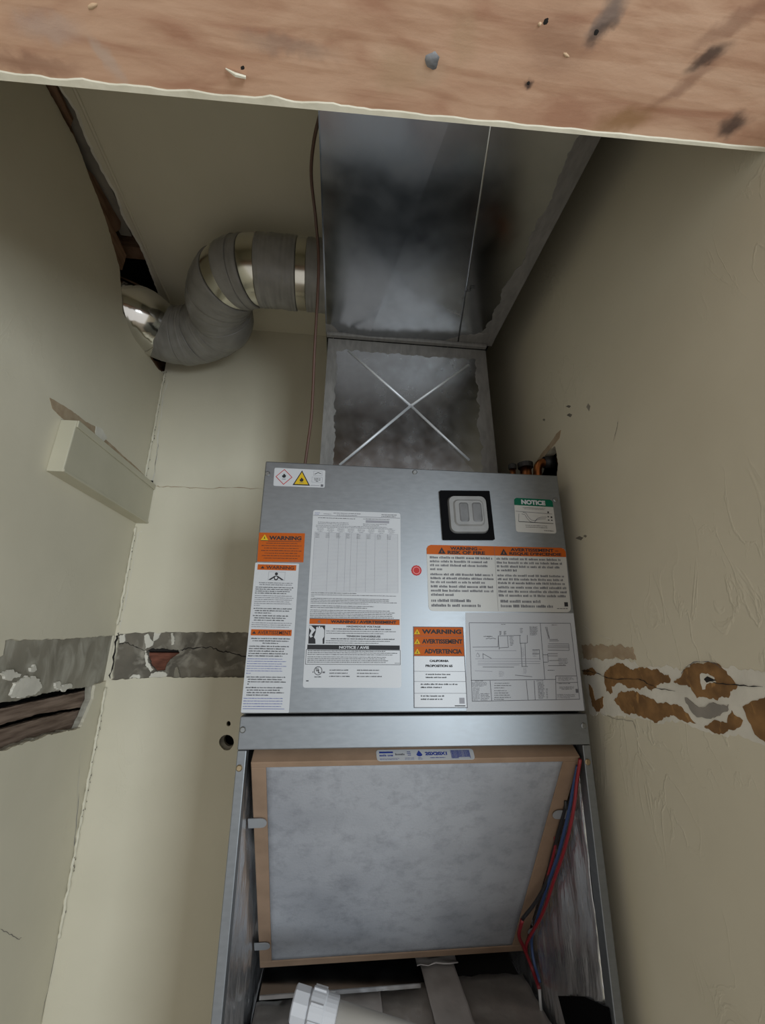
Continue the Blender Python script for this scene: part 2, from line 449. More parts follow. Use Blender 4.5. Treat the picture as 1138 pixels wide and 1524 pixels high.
# the broken-out paint of the band and the hole with the laths are one opening of the skin
cut = ragged([pl(x, y) for x, y in ((8, 953), (60, 951), (110, 950), (150, 947), (174, 945), (171, 980), (166, 1010), (142, 1020), (139, 1040), (128, 1066), (120, 1084), (80, 1092), (40, 1105), (0, 1119), (-40, 1134), (-90, 1150), (-90, 1062), (-60, 990), (-10, 985), (5, 975))], 0.02, 0.0025, True, 5)
wall_left = slab('wall_left', outer, [cut], lw, Vector((-0.007, 0, 0)), CREAM)
tag(wall_left, kind='structure')
outer2 = [(YF, ZF), (YB, ZF), (YB, gap[0][1])] + [(p[0] - 0.004, p[1] - 0.004) for p in gap] + [(-0.29, 1.13), (YF, 1.14)]
o = slab('plaster_base', outer2, [lath_hole], lambda u, v: Vector((XL - 0.0072, u, v)), Vector((-0.014, 0, 0)), RAWP, wall_left)
tag(o, 'grey brown bare plaster band')
# near-black sheet added behind the laths: blocks stray light, stands for the unlit void
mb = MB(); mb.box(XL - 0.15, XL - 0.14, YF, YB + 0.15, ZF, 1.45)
mb.build('cavity_blackout', DARK, wall_left)


def strip_px(name, quad, ax, val, off, m, parent, seed=0, amp=0.0012, step=0.03):
    f = {0: lambda q: (q.y, q.z), 1: lambda q: (q.x, q.z), 2: lambda q: (q.x, q.y)}[ax]
    to = {0: lambda u, v: Vector((val, u, v)), 1: lambda u, v: Vector((u, val, v)), 2: lambda u, v: Vector((u, v, val))}[ax]
    pts = ragged([f(P(x, y, ax, val)) for x, y in quad], step, amp, True, seed)
    return slab(name, pts, [], to, off, m, parent)


XB = XL - 0.023
strip_px('lath', [(-80, 1072), (60, 1042), (150, 1023), (148, 1042), (130, 1051), (60, 1062), (0, 1079), (-80, 1100)], 0, XB, Vector((-0.012, 0, 0)), OLDW, wall_left, 1)
strip_px('lath', [(-80, 1106), (0, 1086), (60, 1069), (136, 1053), (145, 1060), (128, 1092), (60, 1103), (0, 1125), (-80, 1150)], 0, XB, Vector((-0.012, 0, 0)), OLDW, wall_left, 2)
# crumbs of white plaster stuck on the band
for k, q in enumerate(([(3, 1002), (20, 996), (32, 1003), (26, 1010), (8, 1012)], [(22, 1016), (40, 1006), (58, 1010), (63, 1025), (48, 1034), (30, 1040), (18, 1034)],
                       [(46, 994), (53, 988), (55, 996), (50, 999)], [(82, 1016), (88, 1014), (92, 1020), (106, 1018), (108, 1023), (96, 1029), (88, 1026)])):
    strip_px('plaster_lump', q, 0, XL - 0.002, Vector((-0.005, 0, 0)), WHITEP, wall_left, 20 + k, 0.0045, 0.009)
# wood visible through the long gap below the ceiling
XG = XL - 0.012
strip_px('lath', [(60, 118), (78, 118), (108, 180), (104, 190), (120, 232), (112, 240), (92, 178)], 2, ZC + 0.003, Vector((0, 0, 0.008)), BROWNW, wall_left, 31)
strip_px('lath', [(76, 112), (96, 112), (122, 190), (152, 252), (178, 308), (196, 352), (180, 350), (160, 318), (122, 236), (98, 176)], 2, ZC + 0.0145, Vector((0, 0, 0.008)), GREYW, wall_left, 32)
strip_px('lath', [(128, 250), (140, 262), (168, 312), (180, 330), (179, 342), (172, 345), (188, 380), (182, 402), (172, 392), (150, 320)], 0, XL - 0.008, Vector((-0.012, 0, 0)), BROWNW, wall_left, 33)
strip_px('lath', [(196, 486), (204, 496), (236, 548), (246, 556), (238, 560), (214, 524)], 0, XG, Vector((-0.012, 0, 0)), BROWNW, wall_left, 34)
strip_px('lath', [(224, 535), (246, 540), (256, 552), (246, 562), (236, 552)], 0, XG - 0.012, Vector((-0.012, 0, 0)), BROWNW, wall_left, 35)
# peeled strip above the painted block
strip_px('peeled_patch', [(74, 592), (82, 596), (98, 606), (112, 615), (127, 627), (142, 635), (141, 643), (155, 652), (170, 665), (182, 677), (204, 696), (225, 718), (214, 720), (190, 702), (165, 683), (148, 668), (128, 650), (108, 632), (92, 622), (78, 608)], 0, XL + 0.0006, Vector((-0.001, 0, 0)), STAIN, wall_left, 41, 0.001, 0.01)
strip_px('peeled_patch', [(143, 634), (152, 638), (160, 652), (153, 658), (142, 648)], 0, XL + 0.0012, Vector((-0.001, 0, 0)), WHITEP, wall_left, 42, 0.001, 0.01)

# ---- back wall
band_b = ragged([pb(x, y) for x, y in ((176, 944), (200, 942), (240, 941), (300, 941), (420, 941), (420, 1009), (340, 1008), (295, 1009), (240, 1008), (215, 1009), (190, 1010), (166, 1012))], 0.02, 0.0025, True, 9)
hole_d = [pb(340.5 + 8.5 * math.cos(a), 1102 + 9.5 * math.sin(a)) for a in [i * math.tau / 16 for i in range(16)]]
hole_b = [pb(337.5 + 10.5 * math.cos(a) * (1.12 if math.cos(a) < 0 else 1.0), 1104.5 + 11 * math.sin(a) * (1.15 if math.sin(a) > 0.8 else 1)) for a in [i * math.tau / 16 for i in range(16)]]
hole_s = [pb(340 + 3.2 * math.cos(a), 1077 + 4 * math.sin(a)) for a in [i * math.tau / 10 for i in range(10)]]
wall_back = slab('wall_back', [(XL, ZF), (XR, ZF), (XR, ZC), (XL, ZC)], [band_b, hole_b, hole_s], bw, Vector((0, 0.007, 0)), CREAM)
tag(wall_back, kind='structure')
brick_px = [(217, 968), (224, 965), (264, 967), (266, 972), (252, 981), (246, 990), (244, 998), (230, 999), (222, 988)]
brick_hole = [pb(*q) for q in brick_px]
grow = lambda h, k: [tuple(Vector(p) + (Vector(p) - sum((Vector(q) for q in h), Vector((0, 0))) / len(h)) * k) for p in h]
o = slab('plaster_base', [(XL, ZF), (XR, ZF), (XR, ZC), (XL, ZC)], [hole_d, hole_s, ragged(brick_hole, 0.008, 0.002, True, 4)], lambda u, v: Vector((u, YB + 0.0072, v)), Vector((0, 0.016, 0)), GREYP, wall_back)
tag(o, 'dark grey cement render band')
mb = MB()
q0, q1 = pb(214, 970), pb(268, 1002)
mb.box(q0[0], q1[0], YB + 0.016, YB + 0.06, q1[1], q0[1] - 0.002)
mb.build('brick', BRICK, wall_back, bevel=0.003)
mb = MB(); mb.box(XL - 0.15, XR + 0.15, YB + 0.10, YB + 0.11, ZF, 1.45); mb.build('cavity_blackout', DARK, wall_back)  # added near-black sheet, keeps light out behind the back wall
mb = MB(); q0, q1 = pb(216, 964), pb(268, 970)
mb.box(q0[0] + 0.004, q1[0], YB + 0.015, YB + 0.02, q1[1], q0[1]); mb.build('brick_joint', CRACK, wall_back)


def crack(name, px, w, ax, val, m, parent, off=0.0004, seed=0):
    f = {0: lambda x, y: P(x, y, 0, val), 1: lambda x, y: P(x, y, 1, val), 2: lambda x, y: P(x, y, 2, val)}[ax]
    path = spline([f(*q) for q in px], 5)
    rr = random.Random(seed)
    nrm = {0: Vector((-1 if val > 0 else 1, 0, 0)), 1: Vector((0, -1, 0)), 2: Vector((0, 0, -1))}[ax]
    mb = MB(); L = []; Rr = []
    for i, p in enumerate(path):
        t = (path[min(i + 1, len(path) - 1)] - path[max(i - 1, 0)]).normalized()
        s = t.cross(nrm); k = w * (0.3 + 0.9 * rr.random()) * 0.34; p = p + s * w * 0.5 * rr.uniform(-1, 1)
        if i in (0, len(path) - 1): k *= 0.2
        L.append(p + s * k + nrm * off); Rr.append(p - s * k + nrm * off)
    for i in range(len(path) - 1): mb.quad(L[i], L[i + 1], Rr[i + 1], Rr[i])
    return mb.build(name, m, parent)


YC = YB + 0.0072
crack('crack', [(176, 959), (188, 957), (200, 962), (216, 969)], 0.0035, 1, YC, CRACK, wall_back, seed=1)
crack('crack', [(266, 969), (280, 965), (300, 964), (315, 964), (330, 969), (345, 971), (365, 977), (400, 984)], 0.0045, 1, YC, CRACK, wall_back, seed=2)
# broken bits of white plaster inside the band
for k, q in enumerate(([(214, 946), (220, 943), (226, 956), (236, 950), (240, 941), (230, 941), (226, 960), (216, 966)], [(216, 968), (220, 985), (228, 996), (224, 1000), (217, 990)],
                       [(255, 942), (258, 942), (259, 958), (255, 960)], [(258, 1008), (261, 993), (264, 992), (268, 1008)], [(192, 1009), (198, 1004), (206, 1004), (208, 1009)], [(178, 946), (186, 944), (187, 955), (178, 957)],
                       [(225, 1002), (236, 999), (248, 1003), (246, 1009), (222, 1009)])):
    strip_px('plaster_lump', q, 1, YB + 0.003, Vector((0, 0.0045, 0)), WHITEP if k != 3 else RAWP, wall_back, 50 + k, 0.003, 0.009)
# ragged caulk and paint in the corner of the left and back walls
crack('corner_crack', [(60, 1524), (78, 1440), (92, 1366), (95, 1345)], 0.004, 0, XL, GREYPATCH, wall_left, seed=3)
crack('corner_crack', [(101, 1328), (107, 1290), (112, 1240), (118, 1180)], 0.003, 0, XL, INKL, wall_left, seed=4)
crack('corner_crack', [(127, 1222), (134, 1215), (136, 1170), (143, 1120), (149, 1086)], 0.003, 0, XL, INKL, wall_left, seed=5)
crack('corner_crack', [(163, 1010), (168, 985), (174, 950), (178, 942)], 0.008, 1, YB, CRACK, wall_back, 0.0012, seed=6)
crack('corner_crack', [(178, 940), (190, 880), (205, 800), (212, 790)], 0.004, 1, YB, WHITEP, wall_back, 0.0012, seed=12)
crack('corner_crack', [(228, 720), (232, 690), (236, 650), (242, 600), (250, 565)], 0.006, 1, YB, WHITEP, wall_back, 0.0012, seed=7)
crack('corner_crack', [(230, 705), (233, 680), (236, 660)], 0.003, 1, YB, GREYPATCH, wall_back, 0.0018, seed=8)
crack('plaster_crack', [(228, 722), (240, 725), (260, 724), (300, 727), (345, 726), (392, 728)], 0.004, 1, YB, STAIN, wall_back, seed=9)
crack('plaster_crack', [(0, 1383), (14, 1390), (26, 1397), (32, 1396)], 0.002, 0, XL, GREYPATCH, wall_left, seed=10)
crack('plaster_crack', [(122, 1112), (119, 1130), (115, 1190), (112, 1230)], 0.003, 0, XL, WHITEP, wall_left, seed=11)
for k, (za, zb) in enumerate(((ZF + 0.7, -0.02), (0.14, 0.42), (0.57, 0.95))):
    path = []; rad = []
    n = int((zb - za) / 0.006)
    for i in range(n + 1):
        zz = za + (zb - za) * i / n; q = Vector((k * 3.1, 0, zz * 45))
        path.append(Vector((XL + 0.0035 + 0.0025 * noise.noise(q), YB - 0.0035 + 0.0025 * noise.noise(q + Vector((9, 0, 0))), zz)))
        rad.append(0.0035 + 0.0022 * noise.noise(q * 2.3))
    mb = MB(); mb.tube(path, rad, 8); tag(mb.build('corner_caulk', EDGEP, wall_back, True), 'lumpy caulk in the corner')
    rr = random.Random(k)
    mb = MB()
    for j in range(int((zb - za) / 0.02)):
        zz = rr.uniform(za, zb); x = XL + 0.006 + rr.uniform(0, 0.005); hgt = rr.uniform(0.002, 0.007)
        mb.poly([Vector((x, YB - 0.0075, zz)), Vector((x + 0.0012, YB - 0.0072, zz + hgt * 0.4)), Vector((x + 0.0006, YB - 0.0075, zz + hgt)), Vector((x - 0.0012, YB - 0.0078, zz + hgt * 0.6))])
    tag(mb.build('caulk_specks', GREYP, wall_back), kind='stuff')
mb = MB(); c0 = P(228, 722, 1, YB - 0.001)
mb.box(c0.x - 0.012, c0.x - 0.002, YB - 0.003, YB - 0.001, c0.z - 0.008, c0.z + 0.014); mb.build('corner_gap', CRACK, wall_back)

# ---- right wall
hole_r = ragged([pr(x, y) for x, y in ((828, 716), (830, 690), (826, 664), (818, 668), (800, 690), (790, 716))], 0.01, 0.002, True, 6)
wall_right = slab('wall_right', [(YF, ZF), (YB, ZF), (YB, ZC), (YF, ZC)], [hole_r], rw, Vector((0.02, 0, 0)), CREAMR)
tag(wall_right, kind='structure')
mb = MB(); mb.box(XR + 0.14, XR + 0.15, YF, YB + 0.15, ZF, 1.45); mb.build('cavity_blackout', DARK, wall_right)  # added near-black sheet, stops light leaking in through the right wall
strip_px('peeled_patch', [(797, 688), (806, 674), (818, 660), (828, 645), (834, 640), (832, 652), (822, 664), (812, 676), (802, 690)], 0, XR - 0.0008, Vector((0.001, 0, 0)), STAIN, wall_right, 61, 0.001, 0.008)
# zoom coordinates of the damaged strip: scale 3.951, origin (850, 900)
z = lambda pts: [(850 + x / 3.951, 900 + y / 3.951) for x, y in pts]
strip_px('bare_plaster_patch', z([(60, 320), (200, 312), (370, 330), (400, 372), (560, 360), (660, 380), (900, 360), (1020, 380), (1160, 400), (1160, 850), (1060, 800), (960, 760), (880, 770), (760, 740), (620, 690), (500, 700), (340, 660), (230, 650), (170, 640), (110, 640), (90, 500)]), 0, XR - 0.0005, Vector((0.001, 0, 0)), WHITEP, wall_right, 62, 0.005, 0.012)
strip_px('stained_patch', z([(60, 236), (200, 240), (360, 248), (378, 320), (200, 318), (70, 322)]), 0, XR - 0.0008, Vector((0.001, 0, 0)), STAIN, wall_right, 63, 0.004, 0.012)
for k, q in enumerate(([(192, 420), (215, 375), (265, 350), (320, 360), (360, 380), (400, 372), (440, 365), (500, 385), (570, 412), (575, 450), (520, 465), (490, 490), (470, 515), (430, 480), (400, 495), (330, 480), (270, 460), (235, 480), (240, 520), (205, 510), (195, 460)],
                       [(248, 560), (280, 515), (360, 512), (430, 540), (500, 575), (560, 572), (640, 600), (670, 640), (730, 700), (690, 690), (600, 655), (540, 665), (490, 690), (470, 670), (340, 640), (290, 615)],
                       [(600, 455), (650, 420), (660, 385), (720, 350), (800, 335), (870, 355), (930, 420), (975, 480), (930, 510), (920, 545), (830, 545), (740, 545), (700, 490)],
                       [(780, 720), (840, 680), (910, 690), (945, 620), (970, 660), (1005, 680), (960, 735), (900, 760), (830, 750)],
                       [(1005, 600), (1060, 580), (1110, 540), (1160, 530), (1160, 820), (1120, 805), (1080, 760), (1040, 690)],
                       [(100, 465), (120, 490), (140, 560), (185, 540), (180, 600), (150, 632), (120, 590), (105, 530)],
                       [(65, 385), (120, 375), (150, 400), (110, 415), (70, 412)])):
    strip_px('brown_patch', z(q), 0, XR - 0.0012, Vector((0.001, 0, 0)), TAN, wall_right, 70 + k, 0.0032, 0.008)
strip_px('grey_filler_patch', z([(665, 545), (720, 590), (780, 610), (830, 575), (925, 590), (915, 630), (850, 660), (790, 665), (735, 665), (700, 620)]), 0, XR - 0.0016, Vector((0.001, 0, 0)), GREYPATCH, wall_right, 81, 0.0025, 0.008)
strip_px('white_chip', z([(755, 410), (800, 398), (850, 430), (850, 462), (790, 465), (785, 500), (770, 500), (765, 460)]), 0, XR - 0.0018, Vector((0.001, 0, 0)), WHITEP, wall_right, 82, 0.0025, 0.008)
strip_px('dark_hole', z([(778, 438), (798, 424), (820, 432), (850, 446), (812, 452), (795, 456)]), 0, XR - 0.0022, Vector((0.0008, 0, 0)), CRACK, wall_right, 83, 0.0008, 0.006)
crack('crack', z([(65, 385), (110, 392), (160, 405), (210, 425), (300, 438), (400, 438), (450, 460), (520, 490), (620, 505)]), 0.0018, 0, XR, CRACK, wall_right, 0.0022, 5)
crack('crack', z([(820, 445), (880, 462), (1000, 473), (1138, 485)]), 0.0018, 0, XR, CRACK, wall_right, 0.0022, 6)
crack('crack', z([(655, 410), (680, 370), (730, 340), (800, 335), (860, 350), (890, 375)]), 0.0012, 0, XR, INKG, wall_right, 0.0022, 7)
crack('plaster_crack', z([(60, 115), (110, 150), (170, 180), (240, 202)]), 0.002, 0, XR, WHITEP, wall_right, 0.0006, 8)
crack('plaster_crack', z([(180, 640), (260, 672), (340, 680), (365, 690), (380, 730)]), 0.0018, 0, XR, RAWP, wall_right, 0.0006, 9)
for k, (x, y, w, h) in enumerate(((847, 618, 4, 3), (875, 606, 3, 6), (862, 801, 6, 3), (870, 798, 3, 2), (809, 625, 2, 2), (845, 605, 4, 2))):
    strip_px('plaster_pit', [(x - w, y), (x, y - h), (x + w, y - h * 0.3), (x + w * 0.4, y + h)], 0, XR - 0.0004, Vector((0.0005, 0, 0)), GREYP, wall_right, 90 + k, 0.0006, 0.004)
crack('scratch_mark', [(920, 627), (917, 640), (913, 657)], 0.0018, 0, XR, GREYP, wall_right, 0.0005, 13)

# ---- ceiling with a ragged edge along the left wall
edge_px = [(60, 70), (85, 124), (112, 164), (128, 205), (143, 237), (160, 268), (173, 291), (181, 318), (196, 345), (209, 367), (221, 397), (238, 442)]
ce = ragged([pc(*q) for q in edge_px], 0.02, 0.002, False, 13)
outer = [(XR, YF), (XR, YB), (XL, YB), (XL, ce[-1][1] + 0.05)] + [tuple(p) for p in reversed(ce)] + [(ce[0][0], YF)]
ceiling = slab('ceiling', outer, [], cw, Vector((0, 0, 0.014)), CREAM)
tag(ceiling, kind='structure')
mb = MB(); mb.box(XL - 0.15, XR + 0.15, YF - 0.2, YB + 0.15, 1.40, 1.41); mb.build('cavity_blackout', DARK, ceiling)  # added near-black lid over the ceiling, shuts out world light
# raised plaster ridge that runs along the ceiling near the left wall
mb = MB(); path = [P(100, 108, 2, ZC), P(109, 128, 2, ZC), P(178, 283, 2, ZC), P(248, 439, 2, ZC), P(262, 470, 2, ZC)]
mb.tube(path, 0.0042, 8); mb.build('plaster_ridge', CREAM, ceiling, True)
te = [Vector((p[0], p[1], ZC)) for p in ce]
mb = MB()
for i in range(len(te) - 1):
    w0_ = 0.004 + 0.0025 * noise.noise(te[i] * 50); w1_ = 0.004 + 0.0025 * noise.noise(te[i + 1] * 50)
    mb.hexa([te[i] + Vector((-0.001, 0, -0.002)), te[i + 1] + Vector((-0.001, 0, -0.002)), te[i + 1] + Vector((w1_, 0, -0.0005)), te[i] + Vector((w0_, 0, -0.0005)),
             te[i] + Vector((-0.001, 0, 0.012)), te[i + 1] + Vector((-0.001, 0, 0.012)), te[i + 1] + Vector((w1_, 0, 0.0)), te[i] + Vector((w0_, 0, 0.0))])
mb.build('torn_edge', WHITEP, ceiling)
# wood seen in the opening above the wall
mb = MB(); mb.box(XL - 0.06, XL + 0.02, YF, 0.10, ZC + 0.03, ZC + 0.05); mb.build('lath', GREYW, ceiling)
mb = MB(); mb.box(XL - 0.14, XL + 0.05, 0.30, 0.34, ZC + 0.02, ZC + 0.10); mb.build('joist', BROWNW, ceiling)

# ---- wall over the opening and the header beam of the doorway
mb = MB(); mb.box(-2.6, 2.6, -0.56, -0.44, 0.765, 1.45); mb.box(-2.6, -1.01, -0.56, -0.44, 0.604, 0.765); mb.box(0.91, 2.6, -0.56, -0.44, 0.604, 0.765)
mb.box(-2.6, XL - 0.022, -0.56, -0.43, ZF, 0.603); mb.box(XR + 0.021, 2.6, -0.56, -0.43, ZF, 0.603)
tag(mb.build('wall_front', CREAM), kind='structure')

ZH = 0.605
H = lambda x, y: P(x, y, 2, ZH)
ha, hb = H(0, 116), H(1138, 223)
sl = (hb.y - ha.y) / (hb.x - ha.x)
yedge = lambda x: ha.y + sl * (x - ha.x)
knots = []
def kn(x, y, rx, ry, ang, col, amt):
    p = H(x, y); knots.append((p.x, p.y, rx * 0.71, ry * 0.71, -ang, col, amt))
DK, GR, RD, LT = (0.05, 0.03, 0.025), (0.20, 0.16, 0.14), (0.22, 0.10, 0.06), (0.50, 0.33, 0.20)
kn(1053, 85, 0.030, 0.011, 0.75, DK, 0.85); kn(1020, 125, 0.05, 0.012, 0.85, RD, 0.5); kn(1092, 185, 0.024, 0.018, 0.3, DK, 0.85)
kn(905, 25, 0.034, 0.014, 1.2, GR, 0.8); kn(892, 50, 0.02, 0.010, 0.9, DK, 0.6); kn(590, 110, 0.04, 0.03, 0.2, LT, 0.6); kn(930, 180, 0.05, 0.018, 0.3, (0.30, 0.16, 0.06), 0.7)
kn(690, 60, 0.02, 0.035, 0.2, LT, 0.45); kn(786, 124, 0.007, 0.007, 0, DK, 0.9); kn(1100, 30, 0.06, 0.012, 0.7, RD, 0.5); kn(640, 105, 0.03, 0.02, 0, (0.55, 0.38, 0.25), 0.6)
kn(430, 70, 0.07, 0.012, -0.05, GR, 0.35); kn(160, 90, 0.012, 0.03, 0.4, (0.55, 0.42, 0.34), 0.6); kn(70, 40, 0.05, 0.018, 0.1, (0.52, 0.40, 0.34), 0.5)
kn(50, 95, 0.07, 0.012, 0.0, RD, 0.5); kn(830, 65, 0.05, 0.04, 0, RD, 0.35)
PINE = pine_material(knots)
header = thing('header_beam', 'rough pine header beam with knots and nail holes across the top', 'beam', (-0.2, -0.5, ZH))
mb = MB()
n = 60; xs = [-1.0 + 1.9 * i / n for i in range(n + 1)]
rr = random.Random(5)
jit = [rr.uniform(-0.0015, 0.0015) for _ in xs]
for i in range(n):
    a, b = xs[i], xs[i + 1]
    ya, yb2 = yedge(a) + jit[i], yedge(b) + jit[i + 1]
    mb.hexa([Vector((a, -0.58, ZH)), Vector((b, -0.58, ZH)), Vector((b, yb2, ZH)), Vector((a, ya, ZH)),
             Vector((a, -0.58, 0.76)), Vector((b, -0.58, 0.76)), Vector((b, yb2, 0.76)), Vector((a, ya, 0.76))])
mbv = mb
o = mesh_obj('beam', mb.v, mb.f, PINE, header)
bm = bmesh.new(); bm.from_mesh(o.data); bmesh.ops.remove_doubles(bm, verts=bm.verts[:], dist=1e-5)
inner = [f for f in bm.faces if abs(f.normal.x) > 0.9 and abs(f.calc_center_median().x + 1.0) > 0.01 and abs(f.calc_center_median().x - 0.9) > 0.01]
bmesh.ops.delete(bm, geom=inner, context='FACES'); bm.to_mesh(o.data); bm.free()
# chipped cream paint along the inner edge
mb = MB(); rr = random.Random(8)
n = 240; xs = [-0.95 + 1.8 * i / n for i in range(n + 1)]
def wid(x):
    t = min(1, max(0, (x + 0.47) / 0.76))
    base = 0.0075 * (1 - t) + 0.0022 * t
    base += 0.003 * math.exp(-((x + 0.21) / 0.015) ** 2) + 0.0025 * math.exp(-((x + 0.16) / 0.02) ** 2)
    return 0.55 * max(0.0009, base * (0.9 + 0.5 * noise.noise(Vector((x * 40, 0, 0))) + 0.2 * rr.random()))
W = [wid(x) for x in xs]
for i in range(n):
    a, b = xs[i], xs[i + 1]
    mb.hexa([Vector((a, yedge(a) - W[i], ZH - 0.0008)), Vector((b, yedge(b) - W[i + 1], ZH - 0.0008)), Vector((b, yedge(b) + 0.0012, ZH - 0.0012)), Vector((a, yedge(a) + 0.0012, ZH - 0.0012)),
             Vector((a, yedge(a) - W[i] - 0.001, ZH)), Vector((b, yedge(b) - W[i + 1] - 0.001, ZH)), Vector((b, yedge(b) + 0.0012, ZH + 0.01)), Vector((a, yedge(a) + 0.0012, ZH + 0.01))])
tag(mb.build('painted_edge', EDGEP, header), 'chipped cream paint along the inner edge')


def blob(name, x, y, r, m, depth=0.002, ang=0, asp=1.0, seed=0, seg=14):
    p = H(x, y); r *= 0.71; depth *= 0.5; mb = MB(); rr = random.Random(seed)
    ring = []
    for i in range(seg):
        t = math.tau * i / seg; k = r * rr.uniform(0.82, 1.12)
        u, v = k * math.cos(t) * asp, k * math.sin(t)
        ring.append(Vector((p.x + u * math.cos(ang) - v * math.sin(ang), p.y + u * math.sin(ang) + v * math.cos(ang), ZH + 0.0005)))
    mid = [q.lerp(Vector((p.x, p.y, q.z)), 0.35) - Vector((0, 0, depth)) for q in ring]
    c = Vector((p.x, p.y, ZH - depth * 1.1))
    k = len(ring); v = ring + mid + [c]; f = []
    for i in range(seg):
        j = (i + 1) % seg; f += [(i, j, k + j, k + i), (k + i, k + j, 2 * k)]
    return mesh_obj(name, v, f, m, header, True)


NAILH = mat('nail_head_grey', (0.16, 0.165, 0.17), (0.26, 0.26, 0.265), 0.5, 0.3, nscale=80, bump=0.4, bscale=150)
tag(blob('nail_head', 643, 90, 0.0095, NAILH, 0.004, 0.4, 1.1, 1), 'grey broken nail head')
for k, (x, y, r) in enumerate(((812, 32, 0.0075), (887, 48, 0.0072), (786, 124, 0.0055), (773, 186, 0.0045), (745, 186, 0.0015))):
    blob('nail_hole', x, y, r, CRACK, 0.0006, 0, 1, 10 + k)
LIGHTW = mat('torn_wood', (0.52, 0.34, 0.20), (0.62, 0.45, 0.29), 0.8, nscale=60)
blob('wood_chip', 803, 36, 0.0028, LIGHTW, 0.002, 0.5, 1.0, 21); blob('wood_chip', 842, 82, 0.0024, LIGHTW, 0.0015, 0.3, 2.6, 22)
blob('wood_chip', 137, 9, 0.003, LIGHTW, 0.002, -0.4, 3.0, 23)
p0, p1 = H(336, 101), H(366, 113); mb = MB()
mb.tube([p0 + Vector((0, 0, -0.001)), p0.lerp(p1, 0.5) + Vector((0, 0, -0.004)), p1 + Vector((0, 0, -0.002))], [0.0006, 0.0018, 0.0014], 6)
mb.build('splinter', EDGEP, header); blob('nail_hole', 361, 101, 0.005, CRACK, 0.0006, -0.6, 1.6, 31)

# ================================================================== PAINTED BLOCK ON THE LEFT WALL
block = thing('wall_block', 'cream painted wooden block fixed low to the left wall beside the corner', 'wood block', (XL, 0.2, 0.43))
block['label'] = 'cream painted wooden block fixed to the left wall, running into the corner'
pq = [pl(90, 624), pl(66.5, 703), pl(218, 786), pl(226, 726)]
pq = [Vector((XL, min(p[0], YB - 0.001), p[1])) for p in pq]
pq[2] = Vector((XL, YB - 0.001, (pq[1].z + pl(218, 786)[1]) / 2)); pq[1].z = pq[2].z
pq[3] = Vector((XL, YB - 0.001, pq[0].z + 0.002))
ox = Vector((0.034, 0, 0))
mb = MB(); mb.prism(pq, ox); mb.build('body', TRIMP, block, bevel=0.002)
# raised lip along the upper edge and the shadowed groove below it
mb = MB(); t = 0.016
mb.prism([pq[0] + ox, pq[0] + ox - Vector((0, 0, t)), pq[3] + ox - Vector((0, 0, t)), pq[3] + ox], Vector((0.004, 0, 0)))
mb.build('top_lip', TRIMP, block, bevel=0.0015)
mb = MB(); mb.prism([pq[1] + ox + Vector((0, 0, 0.006)), pq[1] + ox, pq[2] + ox, pq[2] + ox + Vector((0, 0, 0.006))], Vector((0.002, 0, 0)))
mb.build('bottom_lip', TRIMP, block, bevel=0.001)

# ================================================================== AIR HANDLER
ah = thing('air_handler', 'tall galvanized steel air handler cabinet covered in warning stickers', 'air handler', (0, 0.27, -1.1))
ZB = -1.10
T = 0.013
mb = MB(); mb.box(-HW, HW, 0, 0.018, 0.0012, ZT); mb.build('access_panel', STEEL, ah, bevel=0.002)
mb = MB(); mb.box(-HW, HW, 0.019, CD, ZT - 0.004, ZT - 0.001); mb.build('top_plate', STEEL, ah)
mb = MB(); mb.box(-HW - 0.0005, HW + 0.0005, 0, 0.03, -0.046, -0.0022); mb.build('cross_rail', STEEL, ah, bevel=0.0015)
for s in (-1, 1):
    mb = MB(); a, b = sorted((s * HW, s * (HW - T)))
    mb.box(a, b, 0.0, 0.02, ZB, -0.0465); mb.build('door_jamb', STEEL, ah, bevel=0.0012)
    mb = MB(); a, b = sorted((s * (HW - 0.001), s * (HW - 0.003)))
    mb.box(a, b, 0.02, CD, ZB, ZT - 0.005); mb.build('side_panel', STEEL, ah)
mb = MB(); mb.box(-HW + 0.004, HW - 0.004, CD - 0.004, CD, ZB, ZT - 0.005); mb.build('back_panel', STEEL, ah)
mb = MB(); mb.box(-HW + 0.004, HW - 0.004, 0.02, CD - 0.005, ZB, ZB + 0.004); mb.build('bottom_plate', STEEL, ah)
mb = MB(); mb.box(-HW, HW, 0.0, 0.02, ZB, -0.80); mb.build('lower_rail', STEEL, ah)
# near-black sheet added behind the panel, its colour paints the slot's shade
mb = MB(); mb.box(-HW + 0.004, HW - 0.004, 0.031, CD - 0.005, -0.02, -0.012); mb.build('slot_blackout', DARK, ah)


def crinkled(name, o3, du, dv, nu, nv, amp, m, parent, seed, nrm, scale=18):
    """crumpled sheet: origin, two edge vectors, displaced along nrm"""
    v, f = [], []
    for j in range(nv + 1):
        for i in range(nu + 1):
            p = o3 + du * (i / nu) + dv * (j / nv)
            k = noise.noise(Vector((p.x, p.y * 1.9, p.z * 0.45)) * scale + Vector((seed * 9.1, 0, 0))) + 0.5 * noise.noise(p * scale * 2.7)
            v.append(p + nrm * (amp * k))
    for j in range(nv):
        for i in range(nu):
            a = j * (nu + 1) + i; f.append((a, a + 1, a + nu + 2, a + nu + 1))
    me = bpy.data.meshes.new(name); me.from_pydata([tuple(q) for q in v], [], f)
    for p in me.polygons: p.use_smooth = True
    me.materials.append(m)
    o = link(name, me, parent)
    md = o.modifiers.new('thickness', 'SOLIDIFY'); md.thickness = 0.001; md.offset = 0
    return o


